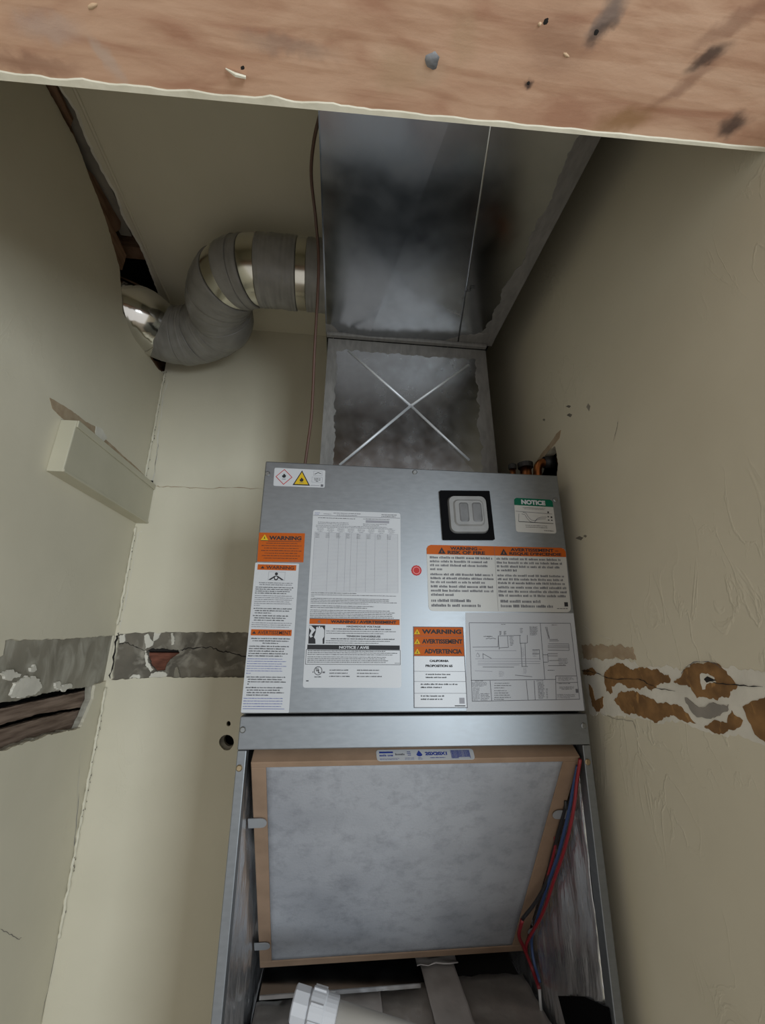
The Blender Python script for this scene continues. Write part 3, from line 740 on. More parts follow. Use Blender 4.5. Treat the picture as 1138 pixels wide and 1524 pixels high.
XI = HW - 0.009
for s in (-1, 1):
    o = crinkled('foil_liner', Vector((s * XI, 0.022, -0.05)), Vector((0, CD - 0.05, 0)), Vector((0, 0, -1.0)), 44, 60, 0.006, FOIL, ah, s + 3, Vector((s, 0, 0)))
    tag(o, 'crinkled foil insulation lining')
crinkled('foil_liner', Vector((-XI + 0.006, CD - 0.012, -0.05)), Vector((2 * XI - 0.012, 0, 0)), Vector((0, 0, -1.0)), 26, 40, 0.004, FOIL, ah, 7, Vector((0, 1, 0)))
# insulated deck under the filter: foil sheets and tape strips
DZ = -0.505
def deck_sheet(name, px0, px1, y0, y1, m, dz, seed, amp=0.003):
    a = P(px0, 1500, 2, DZ).x; b = P(px1, 1500, 2, DZ).x
    return crinkled(name, Vector((max(a, -XI + 0.008), y0, DZ + dz)), Vector((min(b, XI - 0.008) - max(a, -XI + 0.008), 0, 0)), Vector((0, y1 - y0, 0)), 16, 20, amp, m, ah, seed, Vector((0, 0, 1)), 26)
DECKF = mat('dull_foil', (0.34, 0.31, 0.28), (0.50, 0.46, 0.42), 0.42, 0.6, nscale=12, bump=0.6, bscale=24, bdist=0.005)
TAPE = mat('wrinkled_tape', (0.42, 0.385, 0.36), (0.50, 0.465, 0.435), 0.5, 0.15, nscale=12, bump=0.4, bscale=30, bdist=0.004)
deck_sheet('insulation_sheet', 380, 505, 0.04, 0.285, DECKF, 0, 1)
deck_sheet('insulation_sheet', 566, 645, 0.04, 0.30, DECKF, 0, 2)
deck_sheet('insulation_sheet', 692, 840, 0.04, 0.31, DECKF, 0, 3, 0.005)
deck_sheet('tape_strip', 503, 568, 0.04, 0.35, TAPE, 0.004, 4)
deck_sheet('tape_strip', 640, 696, 0.04, 0.355, TAPE, 0.006, 5)
deck_sheet('insulation_sheet', 500, 700, 0.315, 0.37, TAPE, 0.018, 6, 0.008)
mb = MB(); mb.box(-XI + 0.006, XI - 0.006, 0.03, 0.5, DZ - 0.04, DZ - 0.018); mb.build('deck', DARK, ah)
# steel channel in front of the deck
a = P(386, 1481, 1, 0.255); b = P(626, 1463, 1, 0.27)
ang = (b - a)
mb = MB()
w = Vector((0, 0.06, 0.004)); d = Vector((0, 0, -0.007))
mb.prism([a, b, b + w, a + w], Vector((0, 0, -0.0015))); mb.prism([a, b, b + d, a + d], Vector((0, 0.0015, 0)))
mb.build('steel_channel', GALV, ah)
# black patch low on the right lining
mb = MB(); xx = XI - 0.006
pts = [P(x, y, 0, xx) for x, y in ((830, 1482), (868, 1483), (905, 1500), (915, 1560), (850, 1560))]
mb.prism(pts, Vector((0.001, 0, 0))); mb.build('black_patch', BLACKP, ah)
# rubber grommet in the upper right corner of the opening
mb = MB(); g = P(851, 1115, 1, 0.03)
mb.tube([(g.x - 0.016, 0.036, g.z - 0.002), (g.x - 0.008, 0.032, g.z + 0.006), (g.x + 0.002, 0.03, g.z + 0.004), (g.x + 0.007, 0.032, g.z - 0.006), (g.x + 0.008, 0.04, g.z - 0.018)], 0.006, 10)
mb.build('grommet', RUBBER, ah, True)
# screws
for x, y, m in ((398, 705, ZINC), (617, 703, ZINC), (826, 744, ZINC), (868, 1080, ZINC), (361, 1086, ZINC), (356, 1143, BRASS), (874, 1134, BRASS)):
    p = P(x, y, 1, 0); screw(ah, (max(-HW + 0.005, min(HW - 0.005, p.x)), 0, p.z), m, 0.0044)

# sight window with black bezel
def quadpt(q, u, v): return (q[0] * (1 - u) + q[1] * u) * (1 - v) + (q[3] * (1 - u) + q[2] * u) * v
wq = [P(x, y, 1, -0.004) for x, y in ((654, 730), (728, 730.7), (736, 803.4), (659.5, 803.4))]
def rrect(q, u0, v0, u1, v1, r, n=5):
    out = []
    for (cu, cv, a0) in ((u1 - r, v0 + r, -90), (u1 - r, v1 - r, 0), (u0 + r, v1 - r, 90), (u0 + r, v0 + r, 180)):
        for i in range(n + 1):
            a = math.radians(a0 + 90 * i / n); out.append(quadpt(q, cu + r * math.cos(a), cv + r * math.sin(a)))
    return out
bz = MB()
def ring(mb, outer, inner, y0, y1):
    n = len(mb.v); k = len(outer)
    for l in (outer, inner):
        for y in (y0, y1): mb.v += [Vector((p.x, y, p.z)) for p in l]
    for i in range(k):
        j = (i + 1) % k
        mb.f += [(n + i, n + j, n + k + j, n + k + i), (n + 2 * k + i, n + 2 * k + j, n + 3 * k + j, n + 3 * k + i), (n + i, n + j, n + 2 * k + j, n + 2 * k + i), (n + k + i, n + k + j, n + 3 * k + j, n + 3 * k + i)]
ring(bz, rrect(wq, 0, 0, 1, 1, 0.02), rrect(wq, 0.13, 0.10, 0.92, 0.88, 0.14), -0.005, 0.0)
sw = bz.build('sight_window', BLACKP, ah)
tag(sw, 'black framed clear sight window')
def dome(name, q, u0, v0, u1, v1, r, y0, y1, inset, m, parent):
    a = rrect(q, u0, v0, u1, v1, r); c = rrect(q, u0 + inset, v0 + inset, u1 - inset, v1 - inset, max(0.01, r - inset))
    k = len(a); v = [Vector((p.x, y0, p.z)) for p in a] + [Vector((p.x, y1, p.z)) for p in c]
    f = [(i, (i + 1) % k, k + (i + 1) % k, k + i) for i in range(k)] + [tuple(range(k, 2 * k))] + [tuple(range(k))]
    return mesh_obj(name, v, f, m, parent)
dome('lens', wq, 0.13, 0.10, 0.92, 0.88, 0.14, -0.001, -0.008, 0.03, LENS, sw)
dome('lens_pocket', wq, 0.23, 0.20, 0.83, 0.74, 0.10, -0.008, -0.0105, 0.03, LENS, sw)
dome('lens_slot', wq, 0.335, 0.27, 0.52, 0.66, 0.05, -0.0105, -0.0112, 0.02, LENSD, sw)
dome('lens_slot', wq, 0.59, 0.27, 0.78, 0.66, 0.05, -0.0105, -0.0112, 0.02, LENSD, sw)


# ------------------------------------------------------------------ stickers
class Sticker:
    """u runs right, v down, both 0..1 over the sheet; print sits in thin layers on it"""
    def __init__(self, name, px, m, desc, y=0.0, round_=0.03, lift=0.0005, frame=None, parent=None):
        self.parent = parent or ah
        if frame: self.q, self.n = frame
        else:
            self.q = [P(x, yy, 1, y) for x, yy in px]; self.n = Vector((0, -1, 0))
        self.w = ((self.q[1] - self.q[0]).length + (self.q[2] - self.q[3]).length) / 2
        self.h = ((self.q[3] - self.q[0]).length + (self.q[2] - self.q[1]).length) / 2
        self.lift = lift; self.layers = {}
        mb = MB(); ru = round_; rv = round_ * self.w / self.h
        if round_ > 0.001:
            pts = []
            for (cu, cv, a0) in ((1 - ru, rv, -90), (1 - ru, 1 - rv, 0), (ru, 1 - rv, 90), (ru, rv, 180)):
                for i in range(4):
                    a = math.radians(a0 + 30 * i); pts.append(quadpt(self.q, cu + ru * math.cos(a), cv + rv * math.sin(a)))
        else: pts = list(self.q)
        mb.prism(pts, self.n * lift)
        self.obj = mb.build(name, m, self.parent); tag(self.obj, desc)
    def pt(self, u, v, layer): return quadpt(self.q, u, v) + self.n * (self.lift + 0.00018 * layer)
    def L(self, name, m, layer):
        k = (name, m.name, layer)
        if k not in self.layers: self.layers[k] = (MB(), m)
        return self.layers[k][0]
    def poly(self, pts, m, name='printing', layer=1):
        mb = self.L(name, m, layer); P3 = [self.pt(u, v, layer) for u, v in pts]
        if len(pts) <= 4: mb.poly(P3)
        else:
            n = len(mb.v); mb.v += P3
            for t in tessellate_polygon([[Vector((u * self.w, v * self.h, 0)) for u, v in pts]]): mb.f.append(tuple(n + i for i in t))
    def rect(self, u0, v0, u1, v1, m, name='printing', layer=1):
        self.poly([(u0, v0), (u1, v0), (u1, v1), (u0, v1)], m, name, layer)
    def frame_(self, u0, v0, u1, v1, t, m, name='ruled_lines', layer=1):
        tv = t * self.w / self.h
        self.rect(u0, v0, u1, v0 + tv, m, name, layer); self.rect(u0, v1 - tv, u1, v1, m, name, layer)
        self.rect(u0, v0 + tv, u0 + t, v1 - tv, m, name, layer); self.rect(u1 - t, v0 + tv, u1, v1 - tv, m, name, layer)
    def line(self, u0, v0, u1, v1, t, m, name='ruled_lines', layer=1):
        a = Vector((u0 * self.w, v0 * self.h)); b = Vector((u1 * self.w, v1 * self.h)); d = (b - a).normalized()
        s = Vector((-d.y, d.x)) * t * self.w / 2
        self.poly([((p.x) / self.w, (p.y) / self.h) for p in (a + s, b + s, b - s, a - s)], m, name, layer)
    def text(self, s, u0, v0, u1, v1, m, name='lettering', layer=2, bold=0.02):
        v, f, bb = glyphs(s, bold)
        mb = self.L(name, m, layer); n = len(mb.v)
        x0, x1, y0, y1 = bb
        for p in v:
            mb.v.append(self.pt(u0 + (p[0] - x0) / (x1 - x0) * (u1 - u0), v1 - (p[1] - y0) / (y1 - y0) * (v1 - v0), layer))
        mb.f += [tuple(n + i for i in q) for q in f]
    def greek(self, u0, v0, u1, v1, lines, m, fill=0.5, last=0.6, name='small_print', layer=1, center=False, indent=0, word=0.07, ends=None):
        rr = random.Random(int(u0 * 977 + v0 * 3331 + lines * 17)); pv = (v1 - v0) / lines
        for k in range(lines):
            e = (u1 - u0) * (last if k == lines - 1 else rr.uniform(0.86, 1.0))
            if ends: e = (u1 - u0) * ends[k % len(ends)]
            a = u0 + ((u1 - u0 - e) / 2 if center else 0) + (indent if k else 0); b = a + e - (indent if k else 0)
            x = a; va = v0 + pv * (k + (1 - fill) / 2); vb = va + pv * fill
            hh = (vb - va) * self.h / self.w; lw_ = max(hh * 0.62, 0.0045)
            left = rr.randint(2, 9)
            while x < b - lw_:
                y = x + lw_ * rr.uniform(0.6, 0.85); k2 = rr.random()
                self.rect(x, va + (vb - va) * (0 if k2 < 0.35 else 0.22), y, vb, m, name, layer)
                x = x + lw_; left -= 1
                if left <= 0: x += lw_ * 0.8; left = rr.randint(2, 9)
    def triangle(self, cu, cv, w, m, name='pictogram', layer=2, h=None):
        hv = (h or w * 0.88 * self.w / self.h)
        self.poly([(cu, cv - hv / 2), (cu + w / 2, cv + hv / 2), (cu - w / 2, cv + hv / 2)], m, name, layer)
    def disc(self, cu, cv, r, m, name='pictogram', layer=1, n=20, r2=None):
        rv = r * self.w / self.h
        pts = [(cu + r * math.cos(t), cv + rv * math.sin(t)) for t in [math.tau * i / n for i in range(n)]]
        if r2 is None: self.poly(pts, m, name, layer)
        else:
            k = r2 / r
            for i in range(n):
                j = (i + 1) % n
                self.poly([pts[i], pts[j], (cu + (pts[j][0] - cu) * k, cv + (pts[j][1] - cv) * k), (cu + (pts[i][0] - cu) * k, cv + (pts[i][1] - cv) * k)], m, name, layer)
    def flame(self, cu, cv, h, m, layer=3):
        w = h * self.h / self.w
        sh = [(0, -0.5), (0.1, -0.28), (0.2, -0.36), (0.26, -0.1), (0.4, -0.16), (0.42, 0.16), (0.3, 0.4), (0.12, 0.5), (-0.12, 0.5), (-0.32, 0.4), (-0.42, 0.14), (-0.34, -0.12), (-0.22, -0.02), (-0.14, -0.28)]
        self.poly([(cu + a * w, cv + b * h) for a, b in sh], m, 'pictogram', layer)
    def done(self):
        for (name, mn, layer), (mb, m) in self.layers.items():
            o = mesh_obj(name.rstrip('+'), mb.v, mb.f, m, self.obj)
            if name not in ('header_band', 'header_band+', 'notice_bar', 'redaction_bar', 'droplet'): o['kind'] = 'stuff'


_G = {}
def glyphs(s, bold):
    k = (s, bold)
    if k in _G: return _G[k]
    cu = bpy.data.curves.new('glyphs', 'FONT'); cu.body = s; cu.size = 1.0; cu.offset = bold + 0.008; cu.resolution_u = 3; cu.fill_mode = 'FRONT'
    ob = bpy.data.objects.new('glyphs', cu); COL.objects.link(ob)
    dg = bpy.context.evaluated_depsgraph_get(); ev = ob.evaluated_get(dg); me = ev.to_mesh()
    v = [tuple(p.co) for p in me.vertices]; f = [tuple(p.vertices) for p in me.polygons]
    ev.to_mesh_clear(); bpy.data.objects.remove(ob); bpy.data.curves.remove(cu)
    xs = [p[0] for p in v]; ys = [p[1] for p in v]
    _G[k] = (v, f, (min(xs), max(xs), min(ys), max(ys)))
    return _G[k]


# 1 flammable refrigerant sticker
s = Sticker('flammable_sticker', [(408.5, 696.2), (484, 699.9), (483, 726), (406.6, 723.2)], PAPER, 'white sticker with a red diamond and a yellow flame triangle')
def dia(cu, cv, r, m, layer):
    rv = r * s.w / s.h; s.poly([(cu, cv - rv), (cu + r, cv), (cu, cv + rv), (cu - r, cv)], m, 'pictogram', layer)
dia(0.195, 0.49, 0.165, REDI, 1); dia(0.195, 0.49, 0.145, PAPER, 2); s.flame(0.195, 0.42, 0.24, INK); s.rect(0.16, 0.6, 0.23, 0.63, INKG, 'small_print', 3)
s.triangle(0.54, 0.5, 0.34, INK, layer=1, h=0.84); s.triangle(0.54, 0.52, 0.27, YELLOW, layer=2, h=0.68); s.flame(0.54, 0.6, 0.24, INK); s.rect(0.50, 0.76, 0.58, 0.785, INKG, 'small_print', 3)
s.frame_(0.77, 0.08, 0.94, 0.34, 0.005, INKL); s.line(0.79, 0.26, 0.86, 0.16, 0.012, INK); s.line(0.86, 0.16, 0.92, 0.22, 0.012, INK)
s.frame_(0.74, 0.42, 0.95, 0.72, 0.005, INKL); s.greek(0.78, 0.46, 0.92, 0.70, 3, INK, 0.5, 0.4, center=True)
s.rect(0.92, 0.82, 0.97, 0.95, INKG); s.rect(0.72, 0.88, 0.9, 0.91, INKL, 'small_print')
s.done()
# 2 orange warning
s = Sticker('orange_warning_sticker', [(385.6, 792.6), (453.7, 793.8), (451.3, 836.9), (382.6, 835.9)], ORANGE, 'solid orange sticker headed WARNING', round_=0.005)
s.triangle(0.125, 0.165, 0.17, YELLOW, layer=1, h=0.21); s.triangle(0.125, 0.17, 0.03, INK, layer=2, h=0.09); s.rect(0.045, 0.265, 0.205, 0.285, INK)
s.text('WARNING', 0.225, 0.11, 0.93, 0.25, INK, bold=0.03); s.rect(0.2, 0.285, 0.93, 0.30, INK)
s.greek(0.07, 0.32, 0.95, 0.92, 7, INK, 0.30, 0.86, center=True, ends=[0.78, 1, 0.86, 1, 0.82, 0.95, 0.85]); s.greek(0.68, 0.94, 0.98, 0.98, 1, INKG, 0.4, 1)
s.done()
# 3 tall bilingual warning
s = Sticker('carbon_monoxide_sticker', [(379.9, 837.3), (445, 839), (429.7, 1060.8), (358.4, 1060.5)], PAPER, 'tall narrow white sticker with WARNING and AVERTISSEMENT bars', round_=0.02)
s.rect(0.06, 0.012, 0.94, 0.052, ORANGE, 'header_band'); s.triangle(0.175, 0.033, 0.09, INK, h=0.018); s.text('WARNING', 0.255, 0.021, 0.89, 0.045, INK, bold=0.01)
s.disc(0.5, 0.079, 0.035, INK); s.poly([(0.33, 0.122), (0.46, 0.094), (0.5, 0.092), (0.54, 0.094), (0.68, 0.122), (0.63, 0.124), (0.55, 0.108), (0.45, 0.108), (0.38, 0.124)], INK, 'pictogram')
s.disc(0.5, 0.11, 0.05, INK); s.disc(0.5, 0.107, 0.03, PAPER, layer=2); s.frame_(0.32, 0.064, 0.7, 0.126, 0.006, INKL)
s.greek(0.10, 0.138, 0.92, 0.165, 2, INKG, 0.5, 0.9, center=True)
s.greek(0.06, 0.17, 0.94, 0.226, 4, INK, 0.5, 0.8); s.greek(0.06, 0.230, 0.94, 0.312, 6, INKG, 0.38, 0.15); s.greek(0.06, 0.318, 0.96, 0.364, 3, INK, 0.5, 0.45, indent=0.03)
s.greek(0.06, 0.368, 0.88, 0.414, 3, INK, 0.5, 0.85, indent=0.03); s.greek(0.05, 0.418, 0.96, 0.458, 3, INKG, 0.38, 0.9)
s.rect(0.05, 0.469, 0.94, 0.51, ORANGE, 'header_band+'); s.triangle(0.12, 0.49, 0.09, INK, h=0.018); s.text('AVERTISSEMENT', 0.20, 0.477, 0.92, 0.502, INK, bold=0.0)
s.greek(0.06, 0.522, 0.94, 0.568, 3, INK, 0.5, 0.4, center=True, ends=[0.98, 0.9, 0.4]); s.greek(0.04, 0.573, 0.93, 0.652, 5, INK, 0.5, 0.85); s.greek(0.03, 0.656, 0.90, 0.764, 7, INKB, 0.30, 0.12)
s.greek(0.05, 0.772, 0.93, 0.832, 4, INK, 0.5, 0.08, indent=0.03); s.greek(0.05, 0.838, 0.88, 0.90, 4, INK, 0.5, 0.6, indent=0.03); s.greek(0.03, 0.904, 0.93, 0.97, 4, INKB, 0.30, 0.9)
s.rect(0.03, 0.975, 0.9, 0.978, INKB, 'ruled_lines'); s.done()
# 4 rating plate
s = Sticker('rating_plate_sticker', [(466, 759.2), (595.5, 763.7), (597, 1023.7), (450.3, 1023.5)], PAPER, 'large white rating sheet with a ruled table', round_=0.025)
s.greek(0.02, 0.012, 0.08, 0.03, 2, INKB, 0.35, 0.8); s.greek(0.12, 0.017, 0.21, 0.027, 1, INKG, 0.4, 1); s.greek(0.23, 0.009, 0.54, 0.032, 2, INKG, 0.4, 0.75, center=True); s.greek(0.78, 0.009, 0.97, 0.03, 2, INK, 0.4, 0.9)
s.rect(0.005, 0.032, 0.995, 0.0345, INKG, 'ruled_lines')
s.greek(0.06, 0.042, 0.48, 0.052, 1, INK, 0.4, 1); s.greek(0.57, 0.040, 0.88, 0.05, 1, INK, 0.4, 1); s.rect(0.60, 0.053, 0.87, 0.069, INKL, 'redaction_bar')
s.greek(0.06, 0.07, 0.43, 0.088, 2, INKG, 0.4, 0.95); s.greek(0.57, 0.073, 0.88, 0.09, 2, INKG, 0.4, 0.6); s.greek(0.04, 0.09, 0.96, 0.108, 2, INKG, 0.4, 0.95)
for i in range(8): s.greek(0.05 + 0.115 * i, 0.108, 0.05 + 0.115 * i + 0.085, 0.135, 4, INKG, 0.35, 0.6, center=True, word=0.04)
for i in range(8): s.greek(0.04 + 0.115 * i, 0.140, 0.04 + 0.115 * i + 0.05, 0.172, 4, INKG, 0.42, 0.9, word=0.04)
t0, t1 = 0.136, 0.485
for i in range(44):
    v = t0 + (t1 - t0) * i / 43; s.rect(0.03, v, 0.97, v + 0.0018, INKL, 'table_rules', 1)
for u in (0.03, 0.19, 0.30, 0.38, 0.44, 0.51, 0.61, 0.71, 0.85, 0.97): s.rect(u - 0.001, t0, u + 0.001, t1, INKL, 'table_rules', 1)
s.greek(0.03, 0.490, 0.52, 0.5, 1, INK, 0.45, 1); s.greek(0.03, 0.502, 0.97, 0.518, 2, INK, 0.45, 0.04); s.greek(0.03, 0.522, 0.98, 0.558, 4, INK, 0.42, 0.65); s.greek(0.03, 0.563, 0.76, 0.582, 2, INK, 0.45, 0.83); s.greek(0.03, 0.587, 0.97, 0.635, 5, INK, 0.42, 0.95)
s.rect(0.03, 0.638, 0.985, 0.668, ORANGE, 'header_band'); s.rect(0.03, 0.637, 0.985, 0.640, INK, 'ruled_lines', 2); s.rect(0.21, 0.638, 0.213, 0.668, INKG, 'ruled_lines', 2); s.triangle(0.13, 0.653, 0.035, INKG, h=0.014)
s.text('WARNING / AVERTISSEMENT', 0.25, 0.6455, 0.95, 0.6615, INK, bold=0.04)
s.rect(0.03, 0.675, 0.195, 0.774, INK, 'pictogram', 1)
s.poly([(0.085, 0.74), (0.10, 0.712), (0.105, 0.685), (0.118, 0.682), (0.122, 0.692), (0.13, 0.68), (0.142, 0.679), (0.148, 0.69), (0.158, 0.682), (0.17, 0.686), (0.178, 0.692), (0.188, 0.70), (0.19, 0.735), (0.175, 0.748), (0.178, 0.774), (0.105, 0.774), (0.10, 0.75)], PAPER, 'pictogram', 2)
s.poly([(0.03, 0.677), (0.05, 0.677), (0.098, 0.70), (0.075, 0.715), (0.06, 0.728), (0.075, 0.735), (0.05, 0.742), (0.036, 0.73), (0.055, 0.705), (0.032, 0.69)], PAPER, 'pictogram', 2)
s.text('HAZARDOUS VOLTAGE', 0.42, 0.674, 0.78, 0.684, INK, bold=0.02); s.greek(0.28, 0.688, 0.9, 0.698, 1, INK, 0.6, 1); s.greek(0.21, 0.699, 0.97, 0.722, 2, INK, 0.35, 0.8)
s.text('TENSION DANGEREUSE', 0.42, 0.727, 0.78, 0.737, INK, bold=0.02); s.greek(0.26, 0.741, 0.94, 0.751, 1, INK, 0.6, 1); s.greek(0.21, 0.752, 0.9, 0.774, 2, INK, 0.35, 0.8)
s.rect(0.022, 0.779, 0.985, 0.803, INK, 'notice_bar', 1); s.text('NOTICE / AVIS', 0.35, 0.784, 0.66, 0.799, PAPER, bold=0.03)
s.greek(0.03, 0.806, 0.96, 0.835, 3, INK, 0.42, 0.95); s.greek(0.03, 0.838, 0.93, 0.874, 4, INK, 0.42, 0.9); s.frame_(0.012, 0.804, 0.992, 0.882, 0.004, INK); s.rect(0.93, 0.872, 0.985, 0.874, INK)
s.disc(0.145, 0.914, 0.042, INK, 'certification_mark', 1, 20, 0.036); s.text('U', 0.122, 0.899, 0.145, 0.917, INK, 'certification_mark', bold=0.03); s.text('L', 0.145, 0.908, 0.168, 0.926, INK, 'certification_mark', bold=0.03)
s.greek(0.11, 0.94, 0.18, 0.95, 1, INK, 0.6, 1, word=0.03); s.rect(0.09, 0.918, 0.098, 0.924, INK); s.rect(0.19, 0.918, 0.215, 0.926, INKG)
s.greek(0.26, 0.902, 0.47, 0.95, 3, INK, 0.33, 1); s.greek(0.54, 0.902, 0.8, 0.95, 3, INK, 0.33, 1); s.rect(0.03, 0.963, 0.055, 0.968, INK); s.done()
# 6 notice sticker with a trap drawing
s = Sticker('notice_sticker', [(764.3, 740.8), (821.5, 744), (827.8, 794.4), (767.5, 791.6)], PAPER3, 'small white sticker with a green NOTICE bar and a drain trap drawing', round_=0.06)
s.poly([(0.0, 0.06), (0.03, 0.015), (0.07, 0.0), (0.93, 0.0), (0.97, 0.015), (1, 0.06), (1, 0.22), (0, 0.22)], GREEN, 'header_band'); s.text('NOTICE', 0.18, 0.045, 0.80, 0.185, PAPER, bold=0.05)
s.greek(0.18, 0.26, 0.82, 0.33, 2, INK, 0.35, 0.8, center=True)
s.line(0.02, 0.40, 0.95, 0.43, 0.010, INKG); s.line(0.10, 0.47, 0.08, 0.70, 0.010, INKG); s.line(0.08, 0.70, 0.95, 0.71, 0.014, INK)
pp = [(0.02, 0.43), (0.2, 0.42), (0.28, 0.44), (0.33, 0.55), (0.4, 0.64), (0.5, 0.65), (0.56, 0.58), (0.66, 0.54), (0.8, 0.53)]
for dv in (0, 0.05):
    for a, b in zip(pp[1:], pp[2:]): s.line(a[0] - dv * 0.6, a[1] + dv, b[0] - dv * 0.6, b[1] + dv, 0.010, INKG)
s.rect(0.82, 0.5, 0.86, 0.53, INK); s.rect(0.9, 0.5, 0.94, 0.55, INK); s.rect(0.82, 0.6, 0.86, 0.63, INK); s.rect(0.9, 0.6, 0.94, 0.63, INK); s.rect(0.83, 0.36, 0.87, 0.41, INK)
s.greek(0.2, 0.77, 0.84, 0.87, 2, INK, 0.35, 0.85, center=True); s.greek(0.70, 0.91, 0.95, 0.945, 1, INK, 0.6, 1); s.done()
# 7 risk of fire
s = Sticker('fire_risk_sticker', [(634.3, 810.8), (840.7, 815.6), (849.4, 911.3), (637.7, 909.4)], PAPER3, 'wide white sticker with an orange RISK OF FIRE band', round_=0.03)
s.poly([(0.0, 0.06), (0.01, 0.02), (0.03, 0.0), (0.97, 0.0), (0.99, 0.02), (1, 0.06), (1, 0.148), (0, 0.148)], ORANGE, 'header_band'); s.rect(0.4775, 0.0, 0.4795, 0.148, INKG, 'ruled_lines', 2)
for cu in (0.105, 0.545): s.triangle(cu, 0.085, 0.052, INK, h=0.10); s.triangle(cu, 0.095, 0.008, ORANGE, layer=3, h=0.045)
s.text('WARNING –', 0.165, 0.022, 0.39, 0.074, INK, bold=0.03); s.text('RISK OF FIRE', 0.145, 0.085, 0.41, 0.14, INK, bold=0.03)
s.text('AVERTISSEMENT –', 0.595, 0.022, 0.945, 0.074, INK, bold=0.03); s.text("RISQUE D'INCENDIE", 0.585, 0.085, 0.965, 0.14, INK, bold=0.03)
s.rect(0.479, 0.148, 0.4805, 0.99, INKG, 'ruled_lines')
for u0, u1, e in ((0.02, 0.465, [1, 0.92, 0.93, 0.2, 1, 1, 0.86, 1, 1, 0.37]), (0.49, 0.985, [0.97, 0.98, 0.93, 0.3, 0.99, 0.97, 0.98, 1, 1.0, 0.99])):
    for (a, b, i0, n) in ((0.165, 0.405, 0, 4), (0.425, 0.60, 4, 3), (0.605, 0.79, 7, 3)):
        s.greek(u0, a, u1, b, n, INKG, 0.58, 0.9, ends=e[i0:i0 + n], word=0.05)
s.greek(0.02, 0.81, 0.37, 0.95, 2, INKG, 0.58, 0.9, ends=[0.8, 1], word=0.05); s.greek(0.5, 0.81, 0.88, 0.95, 2, INKG, 0.58, 0.9, ends=[0.78, 1], word=0.05)
s.rect(0.955, 0.85, 0.982, 0.915, INK); s.greek(0.9, 0.935, 0.985, 0.955, 1, INK, 0.6, 1, word=0.03); s.done()
# 8 three language warning
s = Sticker('three_language_sticker', [(614.6, 932.4), (689, 933), (695.5, 1053.6), (615.6, 1053.6)], PAPER, 'white sticker with three orange bars in three languages', round_=0.006)
s.rect(0.005, 0.004, 0.995, 0.375, ORANGE, 'header_band')
for i, (w_, a, b) in enumerate((('WARNING', 0.17, 0.955), ('AVERTISSEMENT', 0.17, 0.965), ('ADVERTENCIA', 0.21, 0.945))):
    v = 0.125 * i; s.rect(0.0, v + 0.122, 1, v + 0.126, INKG, 'ruled_lines', 2)
    s.triangle(0.075, v + 0.066, 0.125, YELLOW, h=0.068); s.triangle(0.075, v + 0.07, 0.02, INK, layer=3, h=0.036); s.rect(0.02, v + 0.099, 0.135, v + 0.102, INK, layer=3)
    s.text(w_, a, v + 0.035, b, v + 0.093, INK, bold=0.035)
s.text('CALIFORNIA', 0.31, 0.42, 0.68, 0.448, INK, bold=0.04); s.text('PROPOSITION 65', 0.23, 0.48, 0.75, 0.51, INK, bold=0.04)
for v in (0.561, 0.684, 0.825): s.rect(0, v, 1, v + 0.004, INKG, 'ruled_lines')
s.greek(0.23, 0.58, 0.74, 0.655, 2, INK, 0.45, 0.8); s.greek(0.13, 0.70, 0.86, 0.775, 2, INK, 0.45, 0.56); s.greek(0.13, 0.84, 0.6, 0.915, 2, INK, 0.45, 0.88)
s.frame_(0, 0, 1, 1, 0.012, INKG, layer=2); s.rect(0.85, 0.88, 0.95, 0.95, INKL); s.rect(0.76, 0.97, 0.96, 0.98, INK); s.done()
# 9 wiring diagram sheet
s = Sticker('wiring_diagram_sheet', [(692.4, 911.6), (853, 912.6), (869, 1057.5), (694, 1058.5)], PAPER2, 'white paper sheet with a wiring diagram', round_=0.003, lift=0.0003)
Z9 = lambda x, y: (((x - 15) / 1015) * (1 - (y - 40) / 920) + ((x - 40) / 1098) * ((y - 40) / 920), (y - 42) / 920)
def l9(x0, y0, x1, y1, t=0.0045, m=None):
    a, b = Z9(x0, y0), Z9(x1, y1); s.line(a[0], a[1], b[0], b[1], t, m or INKG)
for a in ((50, 143, 1000, 143), (50, 143, 90, 875), (1000, 143, 1092, 860), (90, 875, 1092, 860), (75, 687, 862, 680), (712, 145, 760, 680), (862, 648, 868, 860), (862, 648, 1065, 648), (250, 690, 268, 870), (585, 690, 605, 866), (660, 690, 672, 866)): l9(*a)
LN = [(110, 412, 490, 412), (110, 490, 720, 488), (135, 510, 715, 512), (135, 530, 715, 533), (135, 545, 520, 545), (180, 565, 470, 566), (110, 600, 270, 606), (320, 270, 530, 264), (330, 385, 420, 378), (320, 270, 330, 400), (405, 270, 415, 380),
      (520, 265, 525, 340), (520, 340, 590, 338), (590, 260, 592, 338), (530, 340, 545, 560), (570, 340, 580, 560), (540, 560, 600, 560), (640, 405, 705, 402), (640, 440, 705, 440), (705, 400, 712, 500), (85, 378, 320, 376), (320, 280, 320, 376),
      (800, 305, 880, 302), (800, 318, 890, 316), (790, 345, 985, 345), (785, 365, 985, 365), (785, 382, 990, 382), (785, 405, 990, 408), (985, 345, 990, 408), (785, 440, 880, 440), (785, 460, 880, 460), (800, 505, 890, 503), (790, 552, 960, 552), (740, 450, 785, 450), (745, 520, 785, 520), (785, 440, 790, 520),
      (205, 300, 240, 290), (240, 300, 270, 292), (270, 292, 300, 300), (180, 440, 260, 485), (180, 440, 185, 490), (760, 180, 800, 300), (775, 180, 800, 290), (480, 640, 640, 655), (870, 710, 1070, 708), (130, 430, 150, 470)]
for a in LN: l9(*a, t=0.004, m=INKL if a[1] > 400 and a[0] < 140 else INKG)
